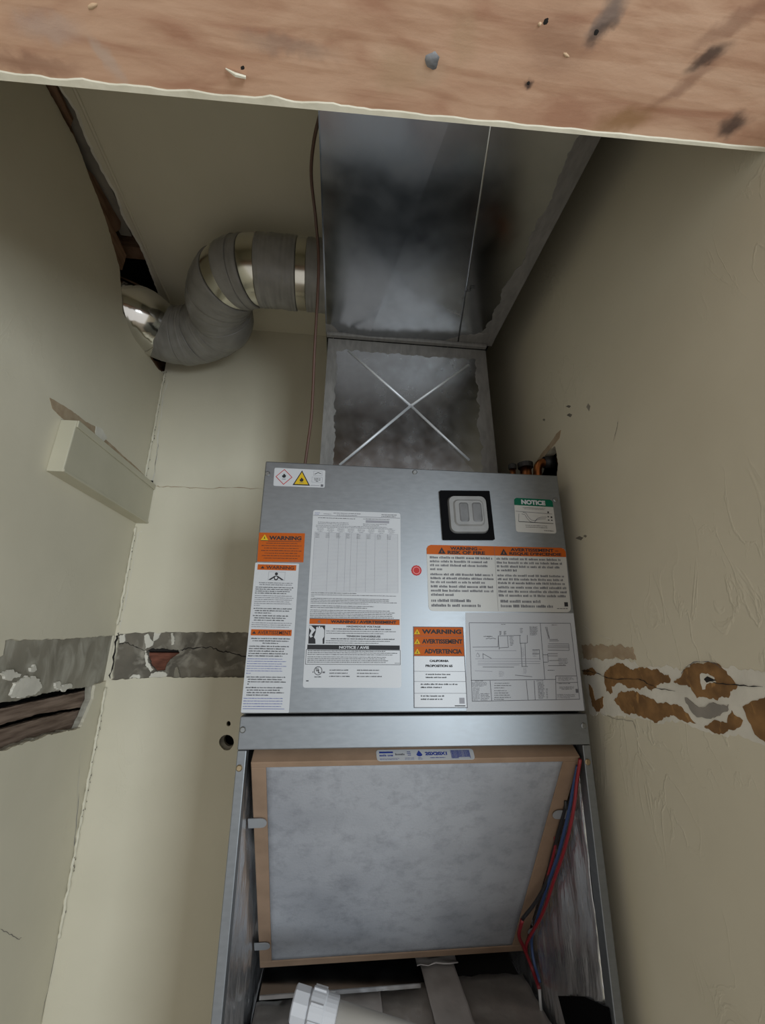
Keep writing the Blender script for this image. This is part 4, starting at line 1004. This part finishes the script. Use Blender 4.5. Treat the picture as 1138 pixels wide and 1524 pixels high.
def g9(x0, y0, x1, y1, n, m=INKG, fill=0.45, word=0.03, **k):
    a, b = Z9(x0, y0), Z9(x1, y1); s.greek(a[0], a[1], b[0], b[1], n, m, fill, 0.7, word=word, **k)
g9(345, 150, 410, 164, 1, INK); g9(820, 153, 900, 167, 1, INK); g9(185, 268, 305, 282, 1, INK, 0.6); g9(610, 175, 698, 265, 9, INKG, 0.6); g9(330, 222, 355, 262, 5, INK, 0.6); g9(370, 222, 398, 262, 5, INK, 0.6)
g9(425, 270, 470, 365, 7, INK, 0.4); g9(520, 190, 560, 245, 4); g9(535, 380, 575, 470, 8, INKL); g9(885, 480, 985, 548, 6); g9(770, 180, 795, 300, 9, INKL); g9(785, 588, 885, 602, 1, INK); g9(85, 700, 240, 745, 4); g9(92, 750, 165, 870, 10); g9(165, 800, 260, 870, 5)
for y in (708, 728, 750, 775, 795, 815, 835, 852): g9(290, y, 400 + (y * 37 % 180), y + 12, 1, INK, 0.5, 0.05)
g9(690, 704, 770, 855, 12, INK, 0.45); g9(770, 760, 800, 855, 6); g9(680, 686, 780, 698, 1, INK); g9(110, 688, 225, 698, 1, INK); g9(890, 712, 1050, 724, 1, INK); g9(895, 742, 1045, 775, 3, INK, 0.4, center=True); g9(875, 812, 1060, 852, 4); g9(885, 655, 1040, 695, 4); g9(330, 600, 385, 655, 5, INKL); g9(555, 570, 595, 630, 5, INKL); g9(640, 395, 700, 470, 4, INKL)
s.disc(*Z9(135, 455), 0.016, INKL, 'ruled_lines', 1, 12, 0.013); s.rect(*Z9(1052, 768), *Z9(1080, 802), INKG); s.done()
# 10 round red sticker
c = P(619.5, 849, 1, 0); r = 0.0088
s = Sticker('red_dot_sticker', None, REDI, 'round red inspection dot', frame=([Vector((c.x - r, 0, c.z + r)), Vector((c.x + r, 0, c.z + r)), Vector((c.x + r, 0, c.z - r)), Vector((c.x - r, 0, c.z - r))], Vector((0, -1, 0))), round_=0.499)
s.disc(0.5, 0.5, 0.36, mat('ink_pale_red', (0.48, 0.13, 0.12), None, 0.4), 'printing', 1, 16, 0.29); s.done()
# pale outline where an older sheet was removed
mb = MB()
for a, b in (((458, 747), (606, 751)),):
    pa, pb_ = P(*a, 1, -0.0002), P(*b, 1, -0.0002); mb.box(pa.x, pb_.x, -0.0003, 0, (pa.z + pb_.z) / 2 - 0.0006, (pa.z + pb_.z) / 2 + 0.0006)
mb.build('crease_mark', STEEL, ah)

# ================================================================== AIR FILTER, leaning in the opening
FA = 0.6295; FS = 0.495; TH = 0.0254
fo = Vector((0.001, 0.002, -0.0627)); fs = Vector((1, 0, 0)); ft = Vector((0, math.sin(FA), -math.cos(FA))); fn = Vector((0, -math.cos(FA), -math.sin(FA)))
F = lambda s_, t_, n_: fo + fs * s_ + ft * t_ + fn * n_
flt = thing('air_filter', 'square pleatless air filter with white fleece and brown cardboard frame', 'air filter', F(0, FS, 0))
flt['label'] = 'square air filter of dusty white fleece in a brown cardboard frame'
g = FS / 2
def fbox(mb, s0, s1, t0, t1, n0, n1): mb.hexa([F(s_, t_, n_) for n_ in (n0, n1) for s_, t_ in ((s0, t0), (s1, t0), (s1, t1), (s0, t1))])
BW = 0.021
for nm, a in (('top', (-g, g, 0, 0.010, -TH, 0)), ('bottom', (-g, g, FS - 0.018, FS, -TH, 0)), ('left', (-g, -g + BW, 0.010, FS - 0.018, -TH, 0)), ('right', (g - BW - 0.004, g, 0.010, FS - 0.018, -TH, 0))):
    mb = MB(); fbox(mb, *a); mb.build('frame_strip', CARD, flt, bevel=0.001)
nu = 40; v = []; f = []
for j in range(nu + 1):
    for i in range(nu + 1):
        s_ = -g + BW - 0.002 + (2 * g - 2 * BW) * i / nu; t_ = 0.008 + (FS - 0.024) * j / nu
        k = math.sin(math.pi * i / nu) * math.sin(math.pi * j / nu)
        v.append(F(s_, t_, -0.0015 + 0.003 * k + 0.0012 * k * noise.noise(Vector((s_, t_, 0)) * 14)))
for j in range(nu):
    for i in range(nu): a = j * (nu + 1) + i; f.append((a, a + 1, a + nu + 2, a + nu + 1))
o = mesh_obj('fleece', v, f, FLEECE, flt, True)
md = o.modifiers.new('thickness', 'SOLIDIFY'); md.thickness = 0.012; md.offset = -1 if o.data.polygons[0].normal.dot(fn) > 0 else 1
# label on the upper edge of the frame
en = -ft
def E(x, y):
    o_ = Vector(CAM); d = CF + CR * ((x - 569) / FPX) - CU * ((y - 762) / FPX); return o_ + d * ((fo - o_).dot(en) / d.dot(en))
lq = [E(559, 1116.5), E(703, 1114.5), E(707, 1130.5), E(561, 1133)]
s = Sticker('filter_label', None, PAPER, 'white size label with blue printing', frame=(lq, en), round_=0.03, parent=flt)
s.rect(0.03, 0.17, 0.17, 0.33, INKB, layer=1); s.greek(0.03, 0.42, 0.17, 0.62, 1, INKB, 0.9, 1, word=0.06); s.greek(0.03, 0.75, 0.23, 0.95, 2, INKB, 0.4, 0.9); s.greek(0.19, 0.33, 0.29, 0.55, 1, INKG, 0.8, 1, word=0.03)
s.greek(0.31, 0.15, 0.36, 0.6, 3, INKB, 0.5, 0.8, center=True); s.greek(0.28, 0.72, 0.38, 0.95, 2, INKB, 0.35, 1, center=True)
s.poly([(0.435, 0.1), (0.455, 0.35), (0.466, 0.5), (0.455, 0.62), (0.435, 0.66), (0.415, 0.62), (0.404, 0.5), (0.415, 0.35)], INKB, 'droplet'); s.greek(0.415, 0.72, 0.46, 0.95, 2, INKB, 0.4, 1)
s.text('20X20X1', 0.495, 0.26, 0.72, 0.58, INKB, bold=0.04); s.greek(0.54, 0.72, 0.7, 0.85, 1, INKB, 0.6, 1)
rr = random.Random(3); u = 0.76
while u < 0.955:
    w_ = rr.choice((0.002, 0.003, 0.005)); s.rect(u, 0.12, u + w_, 0.78 if 0.83 < u < 0.95 else 0.88, INKB, 'barcode'); u += w_ + rr.choice((0.002, 0.003))
s.done()

# spring tabs that hold the filter
def on_filter(x, y, off):
    o_ = Vector(CAM); d = CF + CR * ((x - 569) / FPX) - CU * ((y - 762) / FPX); return o_ + d * ((fo + fn * off - o_).dot(fn) / d.dot(fn))
for x, y, sd in ((397, 1224, -1), (822, 1212, 1), (402, 1407, -1), (785, 1386, 1)):
    p = on_filter(x, y, 0.002); e = XI - 0.004
    L_ = abs(sd * e - p.x); hw_ = 0.0095
    pts = []
    for i in range(9):
        a = math.radians(-90 + 180 * i / 8); pts.append(p - fs * sd * (hw_ * math.cos(a) - hw_) + ft * hw_ * math.sin(a))
    pts += [p + fs * sd * L_ + ft * hw_, p + fs * sd * L_ - ft * hw_]
    mb = MB(); mb.prism(pts, fn * 0.0014); mb.build('filter_tab', TABM, ah)

# ================================================================== WIRES on the right of the filter
def wire(name, px, m, r, label, group=None, tip=None):
    pts = [on_filter(x, y, off) for x, y, off in px]
    pts = [Vector((min(p.x, XI - 0.012), p.y, p.z)) for p in pts]
    t = thing(name, label, 'wire', pts[-1], group)
    mb = MB(); mb.tube(spline(pts, 6), r, 8); mb.build('insulation', m, t, True)
    if tip:
        d = (pts[-1] - pts[-2]).normalized(); mb = MB(); mb.tube([pts[-1], pts[-1] + Vector((0, 0, -0.035))], r * 0.8, 8); mb.build('white_tip', WHITEW, t, True)
    return t
wire('control_wire', [(863, 1130, 0.006), (867, 1165, 0.012), (862, 1188, 0.018), (850, 1222, 0.025), (846, 1265, 0.027), (835, 1310, 0.025), (810, 1360, 0.022), (785, 1400, 0.02), (783, 1415, 0.02)], REDW, 0.0026, 'long red wire hanging down the right edge of the filter', 'wires beside the filter')
wire('control_wire', [(862, 1140, 0.004), (858, 1172, 0.008), (852, 1196, 0.012), (848, 1235, 0.016), (841, 1270, 0.018), (828, 1298, 0.016), (808, 1340, 0.014), (796, 1380, 0.014), (797, 1400, 0.016), (802, 1430, 0.035), (806, 1462, 0.062)], BLUEW, 0.0026, 'blue wire hanging down the right edge of the filter', 'wires beside the filter')
wire('control_wire', [(833, 1235, -0.01), (834, 1252, 0.004), (826, 1272, 0.008), (816, 1300, 0.010), (811, 1318, 0.012)], REDW, 0.0024, 'short red wire tucked behind the filter edge by the upper right tab', 'wires beside the filter')
wire('control_wire', [(846, 1191, 0.0), (845, 1200, 0.004), (843, 1210, 0.004), (840, 1280, 0.006), (824, 1300, 0.01), (811, 1318, 0.014), (795, 1345, 0.016), (777, 1368, 0.018)], BLACKW, 0.0028, 'black wire splayed out over the lower right filter frame', 'wires beside the filter')
wire('control_wire', [(777, 1369, 0.018), (772, 1392, 0.018), (780, 1412, 0.02), (793, 1440, 0.035), (805, 1472, 0.065)], REDW, 0.0032, 'thick bare-ended red wire dangling below the filter', 'wires beside the filter', tip=True)['label'] = 'thick red wire with a white tip dangling below the filter corner'

# ================================================================== PLENUM AND DUCT
YP = 0.137
ple = thing('plenum', 'square sheet metal plenum with an X crease standing on the cabinet', 'plenum', (0.01, 0.3, ZT))
pc_ = [P(470, 700, 1, YP), P(742, 702, 1, YP), P(720, 524, 1, YP), P(491, 506, 1, YP)]
bx0, bx1, tx0, tx1 = -0.182, 0.208, -0.178, 0.199
ZPT = 0.778
mid = P(611, 604, 1, YP - 0.006)
cs = [Vector((bx0, YP, ZT + 0.001)), Vector((bx1, YP, ZT + 0.001)), Vector((tx1, YP, ZPT)), Vector((tx0, YP, ZPT))]
mesh_obj('front_sheet', cs + [mid] + [Vector((p.x, 0.50, p.z)) for p in cs], [(0, 1, 4), (1, 2, 4), (2, 3, 4), (3, 0, 4), (0, 5, 6, 1), (1, 6, 7, 2), (2, 7, 8, 3), (3, 8, 5, 0), (5, 8, 7, 6)], GALVX, ple)
xl = [P(518, 522, 1, YP - 0.001), P(697, 543, 1, YP - 0.001), P(505, 692, 1, YP - 0.001)]
xl.append(mid + (mid - xl[0]) * 0.9)
for e in xl:
    mb = MB(); e = Vector((e.x, YP - 0.0012, e.z)); m0 = mid + Vector((0, -0.0002, 0))
    mb.tube([e, e.lerp(m0, 0.5), m0], [0.0028, 0.003, 0.003], 8); mb.build('crease', CREASE, ple, True)


def ragband(name, a, b, w0, w1, side, nrm, m, parent, seed, n=110, th=0.0025, jag=0.25):
    """brushed mastic along an edge a-b, spreading by w along side"""
    rr = random.Random(seed); mb = MB(); prev = None
    for i in range(n + 1):
        t = i / n; p = a.lerp(b, t); w = (w0 + (w1 - w0) * t) * (1 + jag * (1.1 * noise.noise(Vector((t * 9, seed * 5.3, 0))) + 0.7 * noise.noise(Vector((t * 31, seed * 2.3, 4))) + 0.12 * rr.uniform(-1, 1)))
        q = (p, p + side * w, p + nrm * th, p + side * w * 0.97 + nrm * th * 0.5)
        if prev:
            k = len(mb.v); mb.v += list(prev) + list(q)
            mb.f += [(k + 2, k + 6, k + 7, k + 3), (k + 1, k + 3, k + 7, k + 5), (k, k + 4, k + 6, k + 2)]
        prev = q
    return tag(mb.build(name, m, parent), 'brushed grey duct mastic')
FN = Vector((0, -1, 0)); DN = Vector((0, 0, -1))
ragband('mastic_seam', cs[0], cs[3], 0.030, 0.022, Vector((1, 0, 0)), FN, MASTIC, ple, 1)
ragband('mastic_seam', cs[1], cs[2], 0.036, 0.030, Vector((-1, 0, 0)), FN, MASTIC, ple, 2)
ragband('mastic_seam', cs[3], cs[2], 0.030, 0.028, Vector((0, 0, -1)), FN, MASTIC, ple, 3)

duc = thing('supply_duct', 'wide galvanized sheet metal duct coming forward under the ceiling', 'duct', (0.01, 0.1, 0.79))
ZD = 0.789; X0, X1, Y0, Y1 = -0.184, 0.213, -0.42, 0.50
ZDT = 1.12
D = lambda x, y, dz=0: (lambda q: Vector((q.x, q.y, ZD + dz)))(P(x, y, 2, ZD))
far = 0.130
sF = D(690, 474); sN = D(711, 178); dF = D(557, 474); dN = D(691, 178)
sF.y = far; dF.y = far; sN.y = Y0; dN.y = Y0
dF.x = -0.085; sF.x = 0.130
A0, A1, B0, B1 = Vector((X0, Y0, ZD)), Vector((X0, far, ZD)), Vector((X1, Y0, ZD)), Vector((X1, far, ZD))
up = lambda p, d: p + Vector((0, 0, d))
dN, dF, sN, sF = up(dN, -0.0006), up(dF, -0.0075), up(sN, 0.0), up(sF, 0.0)
B0b, B1b = up(B0, 0.004), up(B1, 0.004)


def sheet(name, q, m, parent, n=16):
    v = []; f = []
    for lay in (0, 0.002):
        for j in range(n + 1):
            for i in range(n + 1): v.append(up(quadpt0(q, i / n, j / n), lay))
    k = (n + 1) ** 2
    for j in range(n):
        for i in range(n):
            a_ = j * (n + 1) + i
            f += [(a_, a_ + 1, a_ + n + 2, a_ + n + 1), (k + a_, k + a_ + n + 1, k + a_ + n + 2, k + a_ + 1)]
    rim = [i for i in range(n)] + [j * (n + 1) + n for j in range(n)] + [n * (n + 1) + n - i for i in range(n)] + [(n - j) * (n + 1) for j in range(n)]
    for i in range(len(rim)):
        a_, b_ = rim[i], rim[(i + 1) % len(rim)]; c_ = len(v)
        v += [v[a_], v[b_], v[k + b_], v[k + a_]]; f.append((c_, c_ + 1, c_ + 2, c_ + 3))
    o = mesh_obj(name, v, f, m, parent)
    for p in o.data.polygons: p.use_smooth = abs(p.normal.z) > 0.7
    return o


def quadpt0(q, u, v): return (q[0] * (1 - u) + q[1] * u) * (1 - v) + (q[3] * (1 - u) + q[2] * u) * v
sheet('bottom_sheet', [A0, dN, dF, A1], GALV, duc)
sheet('bottom_sheet', [dN, sN, sF, dF], GALV, duc)
sheet('bottom_sheet', [sN, B0b, B1b, sF], GALV, duc)
mb = MB(); mb.tube([up(sN, -0.0005), up(sN.lerp(sF, 0.5), -0.0008), up(sF, -0.0005)], 0.0016, 8); mb.build('seam', GALV, duc, True)
mb = MB(); c0 = D(686, 470); c1 = D(612, 432); mb.tube([up(c0, 0.0006), up(c1, 0.0012)], [0.0022, 0.0012], 8); mb.build('crease', CREASE, duc, True)
mb = MB(); mb.box(X0, X0 + 0.002, Y0, Y1, ZD + 0.003, ZDT); mb.build('side_sheet', GALV, duc)
mb = MB(); mb.box(X1 - 0.002, X1, Y0, Y1, ZD + 0.012, ZDT); mb.build('side_sheet', GALV, duc)
mb = MB(); mb.box(X0, X1, Y0, Y1, ZDT, ZDT + 0.002); mb.build('top_sheet', GALV, duc)
mb = MB(); mb.box(X0 + 0.003, X1 - 0.003, Y1 - 0.002, Y1, ZD + 0.012, ZDT); mb.build('end_sheet', GALV, duc)
# folded collar where the duct meets the plenum
mb = MB(); mb.box(X0 + 0.002, X1 - 0.014, 0.122, 0.134, ZPT + 0.001, ZD - 0.001); mb.build('joint_collar', MASTIC, duc, bevel=0.002)
ragband('mastic_seam', up(A1, 0.001), up(B1, 0.003), 0.030, 0.036, Vector((0, -1, 0)), DN, MASTIC, duc, 4, th=0.004)
ragband('mastic_seam', up(B1, 0.0035), up(B0, 0.0035), 0.036, 0.024, Vector((-1, 0, 0)), DN, MASTIC, duc, 5, th=0.003, jag=0.35)
ragband('mastic_seam', up(A1, 0.001), up(A0, 0.001), 0.006, 0.003, Vector((1, 0, 0)), DN, GALV, duc, 6, th=0.0015)
# black pencil squiggle
sq = [(688, 443), (693, 434), (692, 430), (699, 430), (700, 425), (708, 426)]
crack('marker_squiggle', sq, 0.0022, 2, ZD + 0.004, INK, duc, 0.006, 4)

# ================================================================== ROUND DUCT WITH ELBOWS
ZR = 0.985; RR = 0.083
rd = thing('round_duct', 'grey wrapped round duct with two elbows running into the left wall', 'duct', (-0.45, 0.3, ZR))
ctr = [(X0 - 0.004, 0.165, ZR), (-0.26, 0.163, ZR), (-0.345, 0.162, ZR)]
ctr += [tuple(P(x, y, 2, zz)) for x, y, zz in ((372, 404, ZR), (341, 415, ZR), (325, 448, ZR), (330, 477, ZR), (300, 496, ZR), (268, 500, ZR), (240, 492, ZR + 0.012))]
ctr += [(-0.7375, 0.375, 1.003), (-0.83, 0.335, 1.012)]
path = spline(ctr, 12)
cum = [0]
for a, b in zip(path, path[1:]): cum.append(cum[-1] + (b - a).length)
tot = cum[-1]
def at(sv):
    for i in range(len(cum) - 1):
        if cum[i + 1] >= sv: return path[i].lerp(path[i + 1], (sv - cum[i]) / max(1e-9, cum[i + 1] - cum[i]))
    return path[-1]
NS = 320
cp = [at(tot * i / NS) for i in range(NS + 1)]
cfr = frames(cp)
def px_of(p):
    d = p - Vector(CAM); zz = d.dot(CF); return 569 + FPX * d.dot(CR) / zz, 762 - FPX * d.dot(CU) / zz
pxs = [px_of(p) for p in cp]
def idx(x, y):
    return min(range(len(pxs)), key=lambda i: (pxs[i][0] - x) ** 2 + (pxs[i][1] - y) ** 2)
def section(name, i0, i1, m, rad, amp, seed, label=None, seg=56):
    i1 = max(i1, i0 + 1); mb = MB(); rings = []
    for i in range(i0, i1 + 1):
        e = min(i - i0, i1 - i) / max(1, (i1 - i0)); a, b = cfr[i]; row = []
        for k in range(seg):
            t = math.tau * k / seg
            q = noise.noise(Vector((math.cos(t) * 0.9, math.sin(t) * 0.9, i * 0.16 + t * 0.25 + seed * 7)))
            w = 1.0 - 2.0 * abs(noise.noise(Vector((math.cos(t) * 0.6, math.sin(t) * 0.6, i * 0.45 + seed * 3))))
            row.append(cp[i] + (a * math.cos(t) + b * math.sin(t)) * (rad + amp * (q + 0.6 * w)))
        rings.append(row)
    r0 = [cp[i0] + (p - cp[i0]) * 0.95 for p in rings[0]]; r1 = [cp[i1] + (p - cp[i1]) * 0.95 for p in rings[-1]]
    rings = [r0] + rings + [r1]
    for r_ in rings: mb.v += r_
    for j in range(len(rings) - 1):
        for k in range(seg): n_ = (k + 1) % seg; mb.f.append((j * seg + k, j * seg + n_, (j + 1) * seg + n_, (j + 1) * seg + k))
    o = mb.build(name, m, rd, True)
    if label: tag(o, label)
    return o
b1, b2, b3, b3e = idx(458, 413), idx(386, 404), idx(349, 409), idx(341, 415)
b1e, b2e = idx(442, 412), idx(374, 404)
bc = idx(240, 492)
segs = [(0, b1, WRAP), (b1, b1e, BANDM), (b1e, b2, WRAP), (b2, b2e, BANDM), (b2e, (b2e + b3) // 2, WRAP), ((b2e + b3) // 2, b3, WRAP), (b3, b3e, BANDM)]
gores = [b3e + (bc - b3e) * k // 6 for k in range(7)]
segs += [(gores[k], gores[k + 1], WRAP) for k in range(6)]
for k, (a, b, m) in enumerate(segs):
    if m is WRAP: section('wrap_section', a, b, m, RR + 0.0006 * (k % 2), 0.0020, k)
    else: section('metal_band', a, b, m, RR - 0.002, 0.0, k, 'bare shiny metal band')
section('metal_collar', bc, bc + 4, SHINY, RR + 0.0012, 0, 30, 'bare tin collar with a bead')
section('metal_sleeve', bc + 4, NS, SHINY, RR - 0.003, 0.0006, 31, 'bare shiny metal sleeve entering the wall')

# ================================================================== BROWN CABLE
pts = [P(x, y, 1, yy) for x, y, yy in ((479, 160, -0.300), (467, 210, -0.22), (463, 262, -0.165), (470, 330, -0.105), (474, 400, -0.06), (468, 520, -0.005), (464, 610, 0.025), (458, 660, 0.035))]
end = P(453, 690, 1, 0.04); end.z = ZT + 0.0005; pts.append(end)
cab = thing('thermostat_cable', 'thin brown cable hanging beside the duct down to the cabinet', 'cable', end)
mb = MB(); mb.tube(spline(pts, 8), 0.0028, 8); mb.build('cable', BROWNC, cab, True)

# ================================================================== COPPER STUBS behind the cabinet top
for x, y, yy, r, h, lab in ((762, 692, 0.09, 0.006, 0.02, 'small copper pipe stub with a black cap beside the plenum'),
                            (781, 690, 0.085, 0.0115, 0.03, 'larger copper pipe stub with a wide black cap behind the cabinet')):
    p = P(x, y, 1, yy); t = thing('copper_stub', lab, 'pipe', (p.x, yy, ZT), 'copper stubs on the cabinet')
    ztop = p.z - 0.006
    mb = MB(); mb.tube([(p.x, yy, ZT - 0.0005), (p.x, yy, ztop)], r, 16); mb.build('pipe', COPPER, t, True)
    mb = MB(); mb.tube([(p.x, yy, ztop - 0.004), (p.x, yy, ztop + 0.006), (p.x, yy, ztop + 0.008)], [r * 1.35, r * 1.4, r * 1.0], 16); mb.build('cap', RUBBER, t)
p = P(808, 694, 1, 0.10); t = thing('copper_elbow', 'dark copper elbow with black insulation entering the right wall', 'pipe', (p.x, 0.10, ZT))
q = [Vector((p.x - 0.016, 0.10, ZT - 0.0005)), Vector((p.x - 0.012, 0.10, p.z - 0.002)), Vector((p.x + 0.01, 0.098, p.z + 0.010)), Vector((p.x + 0.03, 0.095, p.z + 0.012))]
mb = MB(); mb.tube(spline(q, 6), 0.009, 14); mb.build('pipe', COPPER, t, True)
mb = MB(); mb.tube([q[2] + Vector((-0.008, 0, -0.002)), q[2] + Vector((0.012, -0.001, 0.001))], 0.013, 14); mb.build('insulation', RUBBER, t, True)

# ================================================================== PVC DRAIN PIPE
e0 = P(452, 1497, 1, 0.10); e1 = P(610, 1545, 1, 0.075)
ax = (e1 - e0).normalized()
e2 = e0 + ax * 0.46
e2 = Vector((0.235, e0.y + ax.y * 0.46, e0.z + (e1.z - e0.z) / (e1.x - e0.x) * (0.235 - e0.x)))
ax = (e2 - e0).normalized()
pv = thing('drain_pipe', 'white plastic drain pipe with a ribbed plug fitting inside the cabinet', 'pipe', e0)
mb = MB(); mb.tube([e0 + ax * 0.02, e2], 0.0165, 24); mb.build('pipe', PVC, pv, True)
mb = MB(); mb.tube([e0 + ax * 0.008, e0 + ax * 0.010, e0 + ax * 0.030, e0 + ax * 0.032, e0 + ax * 0.048, e0 + ax * 0.049], [0.019, 0.0225, 0.0225, 0.0205, 0.0205, 0.0175], 28); fit_ = mb.build('fitting', PVCF, pv)
mb = MB(); mb.tube([e0 - ax * 0.016, e0 - ax * 0.014, e0 + ax * 0.006, e0 + ax * 0.008], [0.018, 0.0205, 0.0205, 0.018], 10); mb.build('plug', PVCF, pv)
fr = frames([e0, e2])[0]
for k in range(8):
    t = math.tau * k / 8; c = e0 + ax * 0.02 + (fr[0] * math.cos(t) + fr[1] * math.sin(t)) * 0.0228
    mb = MB(); mb.tube([c - ax * 0.009, c + ax * 0.009], 0.0022, 6); mb.build('rib', PVCF, fit_)
mb = MB(); mb.tube([e2 - ax * 0.012, e2 + Vector((0.004, 0, 0)), e2 + Vector((0.008, 0, -0.01)), e2 + Vector((0.008, 0, DZ - e2.z + 0.006))], 0.0165, 20); mb.build('drop_pipe', PVC, pv, True)
